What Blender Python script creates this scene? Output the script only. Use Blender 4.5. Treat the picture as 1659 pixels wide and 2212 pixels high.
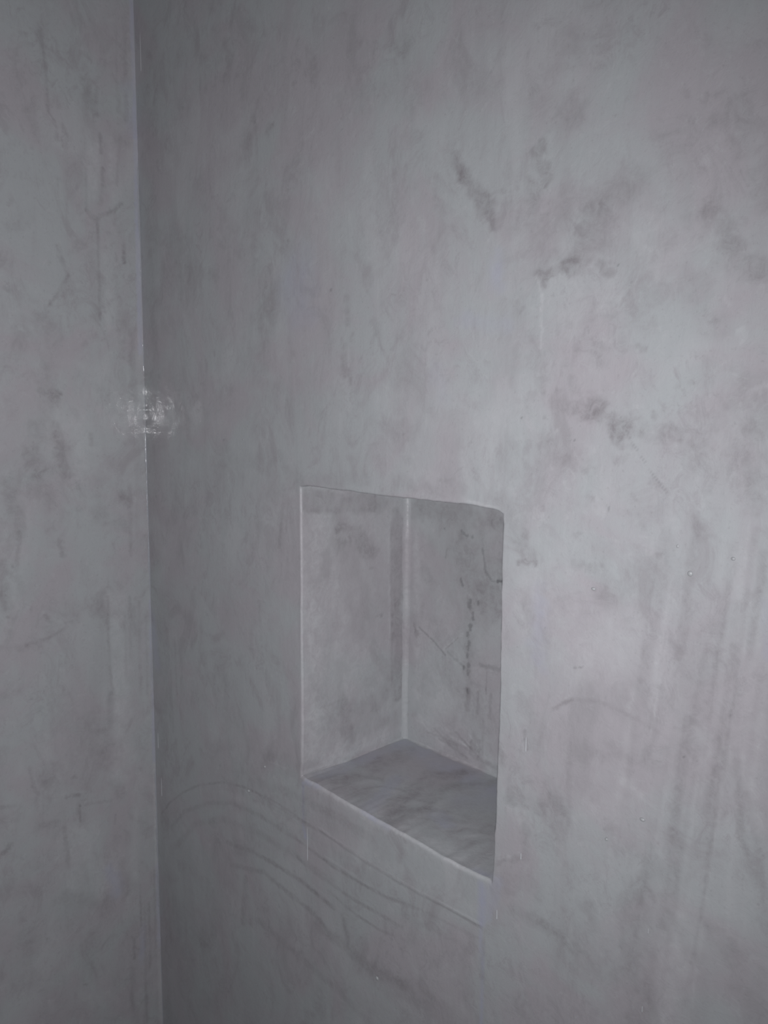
import bpy, math
import numpy as np
from mathutils import Matrix, Vector

scene = bpy.context.scene
for o in list(bpy.data.objects):
    bpy.data.objects.remove(o, do_unlink=True)

# ------------------------------------------------------------------ camera
cam_data = bpy.data.cameras.new('camera')
cam_data.sensor_fit = 'VERTICAL'
cam_data.sensor_height = 36.0
cam_data.lens = 36.0 * 1700.0 / 2212.0
cam_data.clip_start = 0.02
cam = bpy.data.objects.new('camera', cam_data)
scene.collection.objects.link(cam)
CAM_ROT = Matrix([[0.698383, -0.099575, 0.708764], [0.715671, 0.085033, -0.693242], [0.008761, 0.99139, 0.130648]])
CAM_LOC = Vector((1.20556, -0.63000, 1.55000))
cam.matrix_world = Matrix.Translation(CAM_LOC) @ CAM_ROT.to_4x4()
scene.camera = cam

# ------------------------------------------------------------------ light: the dim room and the phone's flash
world = bpy.data.worlds.new('world')
world.use_nodes = True
bg = world.node_tree.nodes['Background']
bg.inputs[0].default_value = (0.93, 0.96, 1.0, 1)
bg.inputs[1].default_value = 0.10
scene.world = world

flash_data = bpy.data.lights.new('flash', 'SPOT')
flash_data.energy = 31.0
flash_data.color = (0.972, 0.967, 1.0)
flash_data.spot_size = math.radians(140)
flash_data.spot_blend = 1.0
flash_data.shadow_soft_size = 0.006
flash = bpy.data.objects.new('flash', flash_data)
scene.collection.objects.link(flash)
flash_loc = CAM_LOC + CAM_ROT @ Vector((-0.004, -0.036, 0.004))
flash_rot = CAM_ROT @ Matrix.Rotation(math.radians(20), 3, 'Y')
flash.matrix_world = Matrix.Translation(flash_loc) @ flash_rot.to_4x4()

vs = scene.view_settings
vs.view_transform = 'Standard'
vs.look = 'None'
vs.gamma = 1.0
vs.use_curve_mapping = False
vs.exposure = 0.0

# ------------------------------------------------------------------ measured tables (metres, in the plane of each surface)
NICHE_X0, NICHE_X1, NICHE_Z0, NICHE_Z1, NICHE_DEPTH = 0.4072, 0.7316, 1.0501, 1.4502, 0.1990
LEAN, LEAN_X0 = 0.00348, -0.00737
EDGE_TOP = [(0.4065,1.4480),(0.4206,1.4503),(0.4600,1.4503),(0.5006,1.4502),(0.5389,1.4498),(0.5631,1.4494),(0.5994,1.4505),(0.6229,1.4502),(0.6416,1.4504),(0.6647,1.4508),(0.6868,1.4511),(0.7085,1.4503),(0.7224,1.4490),(0.7282,1.4480),(0.7306,1.4459)]
EDGE_BOTTOM = [(0.4071,1.0541),(0.4162,1.0521),(0.4371,1.0534),(0.4775,1.0514),(0.5295,1.0504),(0.5585,1.0502),(0.5869,1.0500),(0.6226,1.0502),(0.6592,1.0481),(0.6885,1.0492),(0.7052,1.0492),(0.7167,1.0501),(0.7298,1.0514)]
EDGE_LEFT = [(1.0569,0.4056),(1.0689,0.4073),(1.1335,0.4086),(1.1842,0.4081),(1.2336,0.4070),(1.2762,0.4073),(1.3493,0.4079),(1.3972,0.4073),(1.4327,0.4071),(1.4471,0.4067)]
EDGE_RIGHT = [(1.0522,0.7298),(1.0715,0.7310),(1.0900,0.7314),(1.1044,0.7314),(1.1191,0.7325),(1.1312,0.7324),(1.1393,0.7324),(1.1675,0.7323),(1.1915,0.7327),(1.2311,0.7332),(1.2643,0.7335),(1.2892,0.7326),(1.3083,0.7325),(1.3598,0.7313),(1.3970,0.7312),(1.4303,0.7308),(1.4394,0.7312),(1.4459,0.7306)]
MARKS = {
 'R': [
  ('d',[(0.6560,1.8036),(0.6700,1.7808)],0.0101,0.55,0.50,0.8),
  ('d',[(0.6700,1.7808),(0.6883,1.7620),(0.7016,1.7445)],0.0159,0.58,0.40,0.7),
  ('d',[(0.7031,1.7486),(0.7113,1.7247)],0.0084,0.60,0.50,0.8),
  ('d',[(0.6972,1.7561),(0.7196,1.7576)],0.0045,0.35,0.60,0.8),
  ('d',[(0.7597,1.7869),(0.7684,1.7597)],0.0121,0.50,0.60,1.0),
  ('d',[(0.7543,1.7563),(0.7552,1.7355)],0.0155,0.25,0.80,1.0),
  ('d',[(0.7450,1.7289),(0.7818,1.7027)],0.0283,0.25,0.80,1.0),
  ('d',[(0.7806,1.7313),(0.8618,1.7363)],0.0242,0.25,0.80,1.0),
  ('d',[(0.8278,1.7273),(0.8531,1.7416)],0.0178,0.25,0.80,1.0),
  ('d',[(0.8259,1.7199),(0.8157,1.6941),(0.8022,1.6819)],0.0224,0.45,0.50,1.0),
  ('d',[(0.8022,1.6819),(0.7756,1.6740)],0.0106,0.50,0.40,0.8),
  ('d',[(0.7653,1.6760),(0.7708,1.6670)],0.0091,0.40,0.60,0.8),
  ('d',[(0.8294,1.6766),(0.8406,1.6667)],0.0092,0.40,0.60,1.0),
  ('d',[(0.7720,1.7000),(0.7622,1.6888)],0.0310,0.25,0.80,1.0),
  ('d',[(0.7866,1.8152),(0.7988,1.8064)],0.0215,0.30,0.80,1.0),
  ('d',[(0.7462,1.8313),(0.7623,1.8113)],0.0281,0.15,0.90,1.0),
  ('d',[(0.8969,1.8015),(0.9011,1.7946)],0.0038,0.50,0.60,0.8),
  ('d',[(0.9390,1.7755),(0.9640,1.7500)],0.0258,0.30,0.90,1.0),
  ('d',[(0.9218,1.7112),(0.9418,1.6804),(0.9643,1.6537)],0.0140,0.40,0.70,1.0),
  ('d',[(0.9355,1.6674),(0.9679,1.6499)],0.0161,0.30,0.80,1.0),
  ('d',[(0.9594,1.7247),(0.9667,1.7101)],0.0181,0.30,0.80,1.0),
  ('d',[(0.9144,1.6521),(0.9314,1.6183)],0.0245,0.20,0.90,1.0),
  ('d',[(0.9074,1.7030),(0.9255,1.7106)],0.0117,0.20,0.80,1.0),
  ('p',[(0.8635,1.7063),(0.8898,1.6730),(0.9124,1.6845)],0.0311,0.25,0.90,0.6),
  ('p',[(0.8124,1.6667),(0.8317,1.6489)],0.0317,0.30,0.80,0.8),
  ('p',[(0.7618,1.6730),(0.7675,1.6611),(0.7700,1.6495),(0.7681,1.6337),(0.7706,1.6229),(0.7683,1.6030)],0.0026,0.50,0.70,1.4),
  ('p',[(0.7868,1.7021),(0.7946,1.6909)],0.0127,0.30,0.80,0.8),
  ('d',[(0.7880,1.5608),(0.8320,1.5504)],0.0167,0.40,0.60,1.2),
  ('d',[(0.8319,1.5525),(0.8599,1.5347)],0.0190,0.50,0.60,1.2),
  ('d',[(0.8556,1.5326),(0.9021,1.5319)],0.0157,0.35,0.70,1.2),
  ('d',[(0.8009,1.5523),(0.8371,1.5403)],0.0092,0.35,0.70,1.2),
  ('k',[(0.8550,1.5446),(0.8657,1.5249),(0.8832,1.5018),(0.9010,1.4815)],0.0009,0.35,0.50,0.3),
  ('d',[(0.7852,1.5091),(0.8155,1.4999)],0.0175,0.30,0.80,1.2),
  ('d',[(0.7391,1.4473),(0.7683,1.4094)],0.0251,0.30,0.80,1.2),
  ('d',[(0.7510,1.4000),(0.7739,1.4033)],0.0055,0.60,0.50,1.2),
  ('d',[(0.7569,1.4216),(0.7629,1.4086)],0.0166,0.35,0.70,1.2),
  ('d',[(0.7588,1.3709),(0.7696,1.3496)],0.0148,0.30,0.70,1.0),
  ('d',[(0.9260,1.4625),(0.9328,1.4479)],0.0102,0.30,0.70,1.0),
  ('d',[(0.7371,1.5023),(0.8049,1.5185)],0.0221,0.15,0.90,1.2),
  ('d',[(0.9441,1.5349),(0.9717,1.5462)],0.0254,0.25,0.80,1.4),
  ('d',[(0.9313,1.5010),(0.9801,1.5182)],0.0328,0.30,0.80,1.4),
  ('d',[(0.9146,1.5227),(0.9472,1.4872)],0.0226,0.20,0.80,1.4),
  ('d',[(0.9684,1.4925),(0.9795,1.4826)],0.0142,0.30,0.80,1.2),
  ('d',[(0.8295,1.6012),(0.8395,1.5848)],0.0171,0.20,0.80,1.3),
  ('d',[(0.7340,1.5877),(0.7659,1.5997)],0.0185,0.20,0.80,1.2),
  ('d',[(0.8679,1.6265),(0.8875,1.6437)],0.0169,0.15,0.80,1.2),
  ('d',[(0.8500,1.6394),(0.8601,1.6520)],0.0027,0.30,0.60,1.0),
  ('d',[(0.8004,1.6264),(0.7961,1.6331)],0.0048,0.24,0.70,1.4),
  ('p',[(0.8253,1.4027),(0.8255,1.4058)],0.0028,0.16,0.70,1.4),
  ('p',[(0.7653,1.6003),(0.7687,1.5961)],0.0089,0.16,0.70,1.4),
  ('d',[(0.8262,1.4958),(0.8224,1.4942)],0.0068,0.27,0.70,1.4),
  ('d',[(0.8694,1.6046),(0.8734,1.6005)],0.0047,0.33,0.70,1.4),
  ('p',[(0.9398,1.6374),(0.9428,1.6332)],0.0031,0.23,0.70,1.4),
  ('d',[(0.8525,1.5044),(0.8499,1.5074)],0.0050,0.30,0.70,1.4),
  ('p',[(0.7605,1.5356),(0.7609,1.5360)],0.0100,0.20,0.70,1.4),
  ('d',[(0.9728,1.5958),(0.9737,1.5964)],0.0040,0.16,0.70,1.4),
  ('d',[(0.8578,1.5071),(0.8611,1.5124)],0.0062,0.13,0.70,1.4),
  ('d',[(0.8061,1.4588),(0.8026,1.4524)],0.0067,0.18,0.70,1.4),
  ('d',[(0.7428,1.5635),(0.7456,1.5569)],0.0033,0.12,0.70,1.4),
  ('d',[(0.8249,1.4089),(0.8286,1.4043)],0.0082,0.27,0.70,1.4),
  ('d',[(0.7612,1.4943),(0.7572,1.4957)],0.0086,0.33,0.70,1.4),
  ('d',[(0.8244,1.6473),(0.8234,1.6435)],0.0027,0.34,0.70,1.4),
  ('d',[(0.8880,1.5436),(0.8845,1.5490)],0.0032,0.28,0.70,1.4),
  ('p',[(0.9007,1.4191),(0.9005,1.4223)],0.0059,0.34,0.70,1.4),
  ('d',[(0.7733,1.5184),(0.7747,1.5226)],0.0085,0.16,0.70,1.4),
  ('d',[(0.8573,1.5305),(0.8553,1.5255)],0.0036,0.30,0.70,1.4),
  ('d',[(0.8658,1.6385),(0.8662,1.6351)],0.0037,0.21,0.70,1.4),
  ('d',[(0.8099,1.5711),(0.8108,1.5646)],0.0088,0.21,0.70,1.4),
  ('p',[(0.9610,1.4983),(0.9576,1.4994)],0.0061,0.21,0.70,1.4),
  ('d',[(0.9654,1.5163),(0.9644,1.5145)],0.0068,0.30,0.70,1.4),
  ('p',[(0.9092,1.4572),(0.9118,1.4538)],0.0053,0.19,0.70,1.4),
  ('d',[(0.8458,1.5291),(0.8500,1.5271)],0.0074,0.13,0.70,1.4),
  ('p',[(0.9531,1.6110),(0.9558,1.6067)],0.0065,0.27,0.70,1.4),
  ('d',[(0.8633,1.5354),(0.8605,1.5417)],0.0047,0.32,0.70,1.4),
  ('d',[(0.7442,1.4219),(0.7484,1.4217)],0.0032,0.31,0.70,1.4),
  ('p',[(0.7975,1.4825),(0.8002,1.4831)],0.0043,0.24,0.70,1.4),
  ('d',[(0.7398,1.6485),(0.7404,1.6518)],0.0077,0.29,0.70,1.4),
  ('d',[(0.7448,1.6363),(0.7425,1.6386)],0.0084,0.14,0.70,1.4),
  ('d',[(0.9695,1.5418),(0.9689,1.5389)],0.0028,0.31,0.70,1.4),
  ('d',[(0.8426,1.6297),(0.8426,1.6306)],0.0084,0.31,0.70,1.4),
  ('d',[(0.9276,1.6257),(0.9290,1.6207)],0.0065,0.23,0.70,1.4),
  ('d',[(0.7724,1.5107),(0.7688,1.5155)],0.0053,0.23,0.70,1.4),
  ('p',[(0.8327,1.5175),(0.8297,1.5154)],0.0080,0.15,0.70,1.4),
  ('p',[(0.7728,1.4499),(0.7681,1.4531)],0.0070,0.31,0.70,1.4),
  ('p',[(0.8402,1.4618),(0.8352,1.4673)],0.0091,0.32,0.70,1.4),
  ('p',[(0.8880,1.4321),(0.8866,1.4272)],0.0069,0.29,0.70,1.4),
  ('p',[(0.8975,1.5432),(0.8965,1.5412)],0.0029,0.15,0.70,1.4),
  ('d',[(0.7576,1.6188),(0.7556,1.6129)],0.0092,0.16,0.70,1.4),
  ('d',[(0.9397,1.4922),(0.9393,1.4869)],0.0068,0.16,0.70,1.4),
  ('d',[(0.9051,1.5695),(0.9059,1.5692)],0.0035,0.29,0.70,1.4),
  ('d',[(0.7617,1.5628),(0.7581,1.5617)],0.0078,0.23,0.70,1.4),
  ('d',[(0.8953,1.4262),(0.8926,1.4261)],0.0066,0.31,0.70,1.4),
  ('p',[(0.8045,1.4531),(0.8037,1.4516)],0.0070,0.32,0.70,1.4),
  ('d',[(0.9156,1.5731),(0.9159,1.5728)],0.0031,0.22,0.70,1.4),
  ('d',[(0.9391,1.5297),(0.9375,1.5307)],0.0071,0.12,0.70,1.4),
  ('p',[(0.7910,1.5162),(0.7943,1.5176)],0.0068,0.21,0.70,1.4),
  ('p',[(0.7450,1.5221),(0.7497,1.5208)],0.0054,0.19,0.70,1.4),
  ('d',[(0.7614,1.5892),(0.7657,1.5852)],0.0038,0.15,0.70,1.4),
  ('d',[(0.8033,1.5776),(0.8023,1.5766)],0.0091,0.26,0.70,1.4),
  ('d',[(0.9207,1.5218),(0.9178,1.5266)],0.0020,0.13,0.70,1.4),
  ('p',[(0.8219,1.6205),(0.8202,1.6156)],0.0028,0.27,0.70,1.4),
  ('p',[(0.9263,1.4957),(0.9280,1.4951)],0.0073,0.27,0.70,1.4),
  ('d',[(0.9232,1.5188),(0.9209,1.5211)],0.0047,0.23,0.70,1.4),
  ('p',[(0.8376,1.6096),(0.8367,1.6073)],0.0085,0.31,0.70,1.4),
  ('d',[(0.8282,1.5557),(0.8262,1.5534)],0.0051,0.19,0.70,1.4),
  ('p',[(0.9305,1.6214),(0.9327,1.6243)],0.0026,0.24,0.70,1.4),
  ('d',[(0.8694,1.4764),(0.8739,1.4741)],0.0032,0.32,0.70,1.4),
  ('p',[(0.9640,1.5575),(0.9643,1.5620)],0.0062,0.26,0.70,1.4),
  ('d',[(0.9581,1.5734),(0.9584,1.5786)],0.0052,0.26,0.70,1.4),
  ('d',[(0.8146,1.4356),(0.8173,1.4362)],0.0064,0.30,0.70,1.4),
  ('d',[(0.9342,1.6217),(0.9371,1.6197)],0.0029,0.27,0.70,1.4),
  ('d',[(0.8968,1.5235),(0.9000,1.5276)],0.0080,0.13,0.70,1.4),
  ('d',[(0.8810,1.4511),(0.8781,1.4564)],0.0068,0.29,0.70,1.4),
  ('p',[(0.9631,1.4892),(0.9651,1.4943)],0.0024,0.17,0.70,1.4),
  ('d',[(0.8208,1.4113),(0.8161,1.4078)],0.0079,0.17,0.70,1.4),
  ('d',[(0.8114,1.4663),(0.8150,1.4648)],0.0046,0.21,0.70,1.4),
  ('p',[(0.7874,1.5281),(0.7909,1.5310)],0.0028,0.27,0.70,1.4),
  ('d',[(0.9391,1.4855),(0.9369,1.4856)],0.0043,0.22,0.70,1.4),
  ('p',[(0.9700,1.5676),(0.9728,1.5686)],0.0066,0.29,0.70,1.4),
  ('d',[(0.7954,1.5827),(0.7929,1.5857)],0.0028,0.32,0.70,1.4),
  ('d',[(0.7788,1.4580),(0.7802,1.4553)],0.0033,0.33,0.70,1.4),
  ('d',[(0.8064,1.5982),(0.8075,1.6047)],0.0071,0.25,0.70,1.4),
  ('d',[(0.7915,1.6294),(0.7880,1.6234)],0.0064,0.19,0.70,1.4),
  ('d',[(0.8900,1.4919),(0.8917,1.4858)],0.0077,0.32,0.70,1.4),
  ('p',[(0.9310,1.4731),(0.9284,1.4785)],0.0066,0.19,0.70,1.4),
  ('d',[(0.8354,1.4061),(0.8398,1.4114)],0.0060,0.29,0.70,1.4),
  ('d',[(0.7469,1.6429),(0.7487,1.6460)],0.0040,0.32,0.70,1.4),
  ('d',[(0.9109,1.5316),(0.9101,1.5304)],0.0070,0.23,0.70,1.4),
  ('d',[(0.8275,1.5450),(0.8296,1.5511)],0.0052,0.15,0.70,1.4),
  ('d',[(0.7974,1.5931),(0.8018,1.5905)],0.0057,0.20,0.70,1.4),
  ('d',[(0.8755,1.6194),(0.8729,1.6191)],0.0033,0.12,0.70,1.4),
  ('d',[(0.7695,1.5789),(0.7741,1.5789)],0.0066,0.13,0.70,1.4),
  ('d',[(0.8264,1.4725),(0.8312,1.4713)],0.0047,0.20,0.70,1.4),
  ('p',[(0.7401,1.4710),(0.7434,1.4678)],0.0062,0.21,0.70,1.4),
  ('d',[(0.7687,1.5793),(0.7687,1.5727)],0.0070,0.24,0.70,1.4),
  ('p',[(0.7911,1.4968),(0.7863,1.4942)],0.0062,0.20,0.70,1.4),
  ('d',[(0.8047,1.5052),(0.8014,1.5080)],0.0066,0.22,0.70,1.4),
  ('d',[(0.4949,1.6799),(0.4983,1.6478)],0.0097,0.40,0.70,1.0),
  ('d',[(0.4919,1.6241),(0.4920,1.5916)],0.0116,0.40,0.70,1.2),
  ('d',[(0.5049,1.6368),(0.5036,1.5779)],0.0041,0.35,0.60,1.0),
  ('p',[(0.4952,1.6186),(0.4969,1.6023)],0.0115,0.35,0.60,1.0),
  ('d',[(0.5426,1.6474),(0.5457,1.6343)],0.0089,0.40,0.60,1.2),
  ('d',[(0.3035,1.6243),(0.3192,1.6053)],0.0448,0.25,0.90,1.0),
  ('d',[(0.3316,1.7068),(0.3363,1.6827)],0.0400,0.25,0.90,1.0),
  ('d',[(0.0922,1.5912),(0.1222,1.4922)],0.0326,0.20,0.90,1.0),
  ('d',[(0.2249,1.4760),(0.3165,1.4744)],0.0329,0.25,0.90,1.2),
  ('d',[(0.3587,1.4860),(0.3981,1.4549)],0.0246,0.25,0.90,1.2),
  ('d',[(0.4078,1.4556),(0.5302,1.4699)],0.0148,0.20,0.90,1.0),
  ('d',[(0.3700,1.4220),(0.3600,1.3645)],0.0060,0.35,0.60,0.6),
  ('d',[(0.3801,1.4241),(0.3756,1.3853)],0.0040,0.25,0.60,0.6),
  ('p',[(0.3906,1.4785),(0.3862,1.4418)],0.0136,0.25,0.80,0.6),
  ('d',[(0.2542,2.0322),(0.2552,1.9914)],0.0196,0.35,0.80,1.0),
  ('d',[(0.3003,1.9018),(0.3171,1.9077)],0.0202,0.45,0.80,1.0),
  ('d',[(0.3433,1.8994),(0.3493,1.9035)],0.0105,0.50,0.70,1.0),
  ('d',[(0.4337,1.9496),(0.4380,1.9356)],0.0139,0.45,0.80,1.0),
  ('d',[(0.3972,1.9414),(0.4027,1.9410)],0.0056,0.40,0.60,0.8),
  ('d',[(0.5822,1.9237),(0.5902,1.9295)],0.0176,0.35,0.80,1.0),
  ('d',[(0.5141,1.9487),(0.5171,1.9535)],0.0097,0.30,0.70,1.0),
  ('d',[(0.5190,1.8940),(0.6046,1.8764)],0.0370,0.20,0.90,0.8),
  ('d',[(0.5765,1.9345),(0.6045,1.8810)],0.0331,0.20,0.90,0.8),
  ('d',[(0.1160,1.7890),(0.1311,1.7403)],0.0498,0.30,0.90,1.0),
  ('d',[(0.1717,1.8680),(0.1807,1.8757)],0.0174,0.30,0.60,0.8),
  ('d',[(0.0894,1.9331),(0.1159,1.9209)],0.0229,0.25,0.90,1.0),
  ('d',[(0.3102,1.9224),(0.3260,1.9411)],0.0121,0.20,0.60,0.8),
  ('d',[(0.4875,1.9762),(0.5035,1.9029)],0.0291,0.15,0.90,1.0),
  ('b',[(0.4006,1.7168),(0.4002,1.6773)],0.0526,0.50,0.90,0.6),
  ('b',[(0.7168,1.6945),(0.7166,1.6683)],0.0136,0.45,0.90,0.6),
  ('b',[(0.7753,1.3692),(0.7811,1.3054)],0.0185,0.45,0.90,0.8),
  ('b',[(0.6740,1.6405),(0.7268,1.6322)],0.0152,0.30,0.90,0.8),
  ('b',[(0.6371,1.5904),(0.6444,1.5612)],0.0193,0.20,0.90,0.8),
  ('b',[(0.9856,1.4035),(0.9897,1.3598)],0.0055,0.40,0.90,0.6),
  ('p',[(0.4547,1.8016),(0.5506,1.7350),(0.6078,1.7080)],0.0571,0.20,0.90,0.6),
  ('p',[(0.5823,1.5665),(0.6768,1.5422),(0.7462,1.5565)],0.0569,0.20,0.90,0.8),
  ('p',[(0.7857,1.3756),(0.8284,1.3303)],0.0683,0.30,0.90,0.5),
  ('d',[(0.5888,1.6068),(0.5966,1.5664)],0.0490,0.15,0.90,1.0),
  ('d',[(0.3180,1.5497),(0.4543,1.5618)],0.0594,0.12,0.90,1.0),
  ('d',[(0.5818,1.5969),(0.6772,1.5279)],0.0332,0.12,0.90,1.0),
  ('p',[(0.5980,1.4848),(0.6533,1.4634)],0.0143,0.20,0.90,1.0),
  ('d',[(0.5838,1.4657),(0.6789,1.4655)],0.0132,0.25,0.80,1.0),
  ('p',[(0.6792,1.4558),(0.7218,1.4511)],0.0039,0.50,0.70,1.2),
  ('d',[(0.5887,1.5256),(0.5921,1.4948)],0.0217,0.20,0.90,1.2),
  ('d',[(0.5302,1.4699),(0.5350,1.4620)],0.0061,0.40,0.60,0.8),
  ('d',[(0.0442,2.0762),(0.0317,1.6796),(0.0215,1.3041)],0.0389,0.22,0.70,0.4),  # shadow beside the room corner, painted as a dark band
  ('d',[(0.0358,1.2279),(0.0184,0.4430)],0.0324,0.20,0.80,0.5),  # lower run of the painted corner shadow
  ('b',[(0.0025,1.1976),(0.0150,1.1112)],0.0199,0.60,0.70,0.3),
  ('b',[(0.7378,1.0540),(0.7243,1.0102)],0.0137,0.45,0.60,0.6),
  ('d',[(0.0517,1.1838),(0.0555,1.0247)],0.0062,0.25,0.70,0.8),
  ('d',[(0.0752,1.1732),(0.0776,1.0793)],0.0045,0.25,0.70,0.8),
  ('d',[(0.0602,1.1145),(0.0627,1.0107)],0.0047,0.25,0.70,0.8),
  ('d',[(0.2141,1.1459),(0.2173,1.0588)],0.0337,0.20,0.70,0.8),
  ('d',[(0.2514,1.1484),(0.2569,1.0130)],0.0621,0.15,0.70,0.8),
  ('d',[(0.1396,1.2693),(0.1405,1.2399)],0.0069,0.25,0.70,0.8),
  ('d',[(0.3125,1.2791),(0.3150,1.2260)],0.0056,0.25,0.70,0.8),
  ('d',[(0.3272,1.1817),(0.3282,1.1617)],0.0045,0.35,0.70,0.8),
  ('d',[(0.2944,1.0687),(0.2975,0.9986)],0.0285,0.20,0.70,0.8),
  ('d',[(0.0174,0.8446),(0.0446,0.8764),(0.0876,0.9118),(0.1398,0.9439),(0.2084,0.9735),(0.2591,0.9860),(0.2892,0.9898)],0.0036,0.40,0.60,0.4),
  ('d',[(0.2892,0.9898),(0.3514,0.9935),(0.4141,0.9908),(0.4766,0.9910),(0.5342,0.9886),(0.5991,0.9883),(0.6581,0.9903),(0.7173,0.9914)],0.0036,0.45,0.60,0.4),
  ('r',[(0.4436,0.9935),(0.4903,0.9897),(0.5427,0.9874),(0.5913,0.9877),(0.6219,0.9884),(0.6651,0.9914),(0.7159,0.9940)],0.0024,0.70,0.60,0.4),
  ('r',[(0.3066,0.9891),(0.3729,0.9907),(0.4436,0.9902)],0.0020,0.35,0.60,0.4),
  ('d',[(0.0453,0.8303),(0.0937,0.8813),(0.1667,0.9233),(0.2332,0.9488),(0.3059,0.9573),(0.3935,0.9579)],0.0065,0.35,0.60,0.4),
  ('d',[(0.3935,0.9579),(0.4720,0.9520),(0.5172,0.9533),(0.5678,0.9566),(0.6223,0.9663)],0.0044,0.45,0.60,0.4),
  ('r',[(0.4531,0.9580),(0.5128,0.9570),(0.5430,0.9572)],0.0023,0.40,0.60,0.4),
  ('d',[(0.0595,0.8023),(0.1224,0.8700),(0.2064,0.9117),(0.3054,0.9296),(0.3932,0.9317),(0.4720,0.9304)],0.0101,0.22,0.60,0.4),
  ('d',[(0.2183,0.8782),(0.2810,0.8914),(0.3501,0.8986),(0.4033,0.8998),(0.4721,0.8941)],0.0067,0.50,0.60,0.4),
  ('d',[(0.3932,0.9317),(0.4336,0.9260),(0.5085,0.9250),(0.5763,0.9301),(0.6000,0.9301)],0.0046,0.35,0.60,0.4),
  ('d',[(0.2302,0.8464),(0.3158,0.8723),(0.3821,0.8675),(0.4334,0.8649),(0.4530,0.8591)],0.0076,0.40,0.60,0.4),
  ('d',[(0.4626,0.9128),(0.5175,0.9069),(0.5602,0.9077),(0.5845,0.9129)],0.0038,0.45,0.60,0.4),
  ('d',[(0.4906,0.8902),(0.5089,0.8539)],0.0085,0.30,0.60,0.4),
  ('d',[(0.4432,0.8528),(0.5089,0.8506),(0.5440,0.8471),(0.6090,0.8590)],0.0156,0.40,0.60,0.4),
  ('d',[(0.2676,0.8390),(0.2583,0.7659)],0.0117,0.35,0.60,0.4),
  ('d',[(0.1472,0.7793),(0.1872,0.7379),(0.1427,0.6657)],0.0308,0.20,0.60,0.4),
  ('d',[(0.3025,0.7883),(0.3918,0.7839),(0.4721,0.7800),(0.5447,0.7686)],0.0114,0.25,0.60,0.4),
  ('d',[(0.5609,0.8439),(0.6394,0.8585),(0.6894,0.8581)],0.0346,0.25,0.60,0.4),
  ('d',[(0.6226,0.9505),(0.6798,0.9569),(0.7067,0.9545)],0.0065,0.20,0.60,0.4),
  ('d',[(0.5917,0.9651),(0.6656,0.9723),(0.7126,0.9769)],0.0032,0.25,0.60,0.4),
  ('p',[(0.4532,0.9909),(0.5592,0.9924),(0.6508,0.9993),(0.7117,1.0039)],0.0226,0.18,0.60,0.4),
  ('d',[(0.3070,1.0092),(0.3941,1.0206),(0.4902,1.0253),(0.5423,1.0217)],0.0132,0.30,0.60,0.4),
  ('p',[(0.2079,0.9566),(0.3063,0.9732),(0.3936,0.9730)],0.0112,0.18,0.60,0.4),
  ('d',[(0.0898,0.7987),(0.2295,0.8214)],0.0627,0.12,0.60,0.4),
  ('d',[(0.1122,0.6324),(0.2501,0.6439)],0.1281,0.15,0.90,1.0),
  ('d',[(0.0537,0.6882),(0.0555,0.5663)],0.0490,0.15,0.90,1.0),
  ('d',[(0.3248,1.0507),(0.4096,1.0649)],0.0278,0.25,0.70,0.8),
  ('p',[(0.3304,1.0491),(0.3736,1.0537)],0.0029,0.40,0.60,1.2),
  ('p',[(0.5295,1.0484),(0.5667,1.0469)],0.0126,0.35,0.60,1.0),
  ('b',[(0.5252,1.0504),(0.5747,1.0472)],0.0071,0.70,0.60,0.6),
  ('b',[(0.4145,1.0482),(0.4438,1.0510)],0.0070,0.70,0.60,0.6),
  ('b',[(0.4095,1.0450),(0.4100,0.9797),(0.4160,0.9687)],0.0062,1.00,0.60,0.2),
  ('d',[(0.4104,1.0401),(0.4111,0.9869)],0.0051,0.40,0.60,0.3),
  ('b',[(0.7170,1.0417),(0.7183,0.9990)],0.0089,0.95,0.70,0.4),
  ('b',[(0.7183,0.9990),(0.7208,0.9401),(0.7209,0.8776)],0.0038,1.00,0.60,0.2),
  ('d',[(0.7203,0.9973),(0.7247,0.8799)],0.0019,0.35,0.60,0.3),
  ('d',[(0.7602,1.2619),(0.7748,1.2468),(0.7803,1.2196)],0.0179,0.30,0.60,0.5),
  ('d',[(0.7660,1.2296),(0.7695,1.2112)],0.0041,0.50,0.60,0.8),
  ('d',[(0.7984,1.2622),(0.8085,1.2707),(0.8184,1.2772)],0.0038,0.50,0.70,0.8),
  ('d',[(0.8184,1.2772),(0.8452,1.2838),(0.8688,1.2813),(0.8960,1.2752),(0.9133,1.2704)],0.0032,0.25,0.70,0.8),
  ('d',[(0.7557,1.1543),(0.8079,1.1669)],0.0173,0.35,0.70,1.3),
  ('d',[(0.7733,1.1436),(0.7706,1.0973)],0.0110,0.35,0.70,1.0),
  ('d',[(0.7939,1.1809),(0.7893,1.1597)],0.0248,0.25,0.80,1.3),
  ('d',[(0.8207,1.2281),(0.8664,1.2387),(0.8979,1.2407)],0.0177,0.25,0.80,1.2),
  ('d',[(0.8176,1.2410),(0.8206,1.1528)],0.0051,0.25,0.70,0.6),
  ('d',[(0.8057,1.1564),(0.8182,1.1133)],0.0342,0.20,0.90,1.2),
  ('p',[(0.8262,1.1645),(0.8550,1.1851)],0.0202,0.20,0.90,1.0),
  ('p',[(0.8815,1.2152),(0.8908,1.2099)],0.0123,0.35,0.70,1.0),
  ('d',[(0.8891,1.1582),(0.9034,1.1422)],0.0212,0.20,0.80,1.0),
  ('d',[(0.9023,1.1238),(0.8927,1.0920),(0.9051,0.9915)],0.0312,0.30,0.35,0.4),
  ('p',[(0.9245,1.1168),(0.9301,1.0576),(0.9288,1.0062)],0.0340,0.30,0.70,0.4),
  ('d',[(0.8932,1.1241),(0.9092,1.1182)],0.0074,0.35,0.60,0.8),
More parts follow.
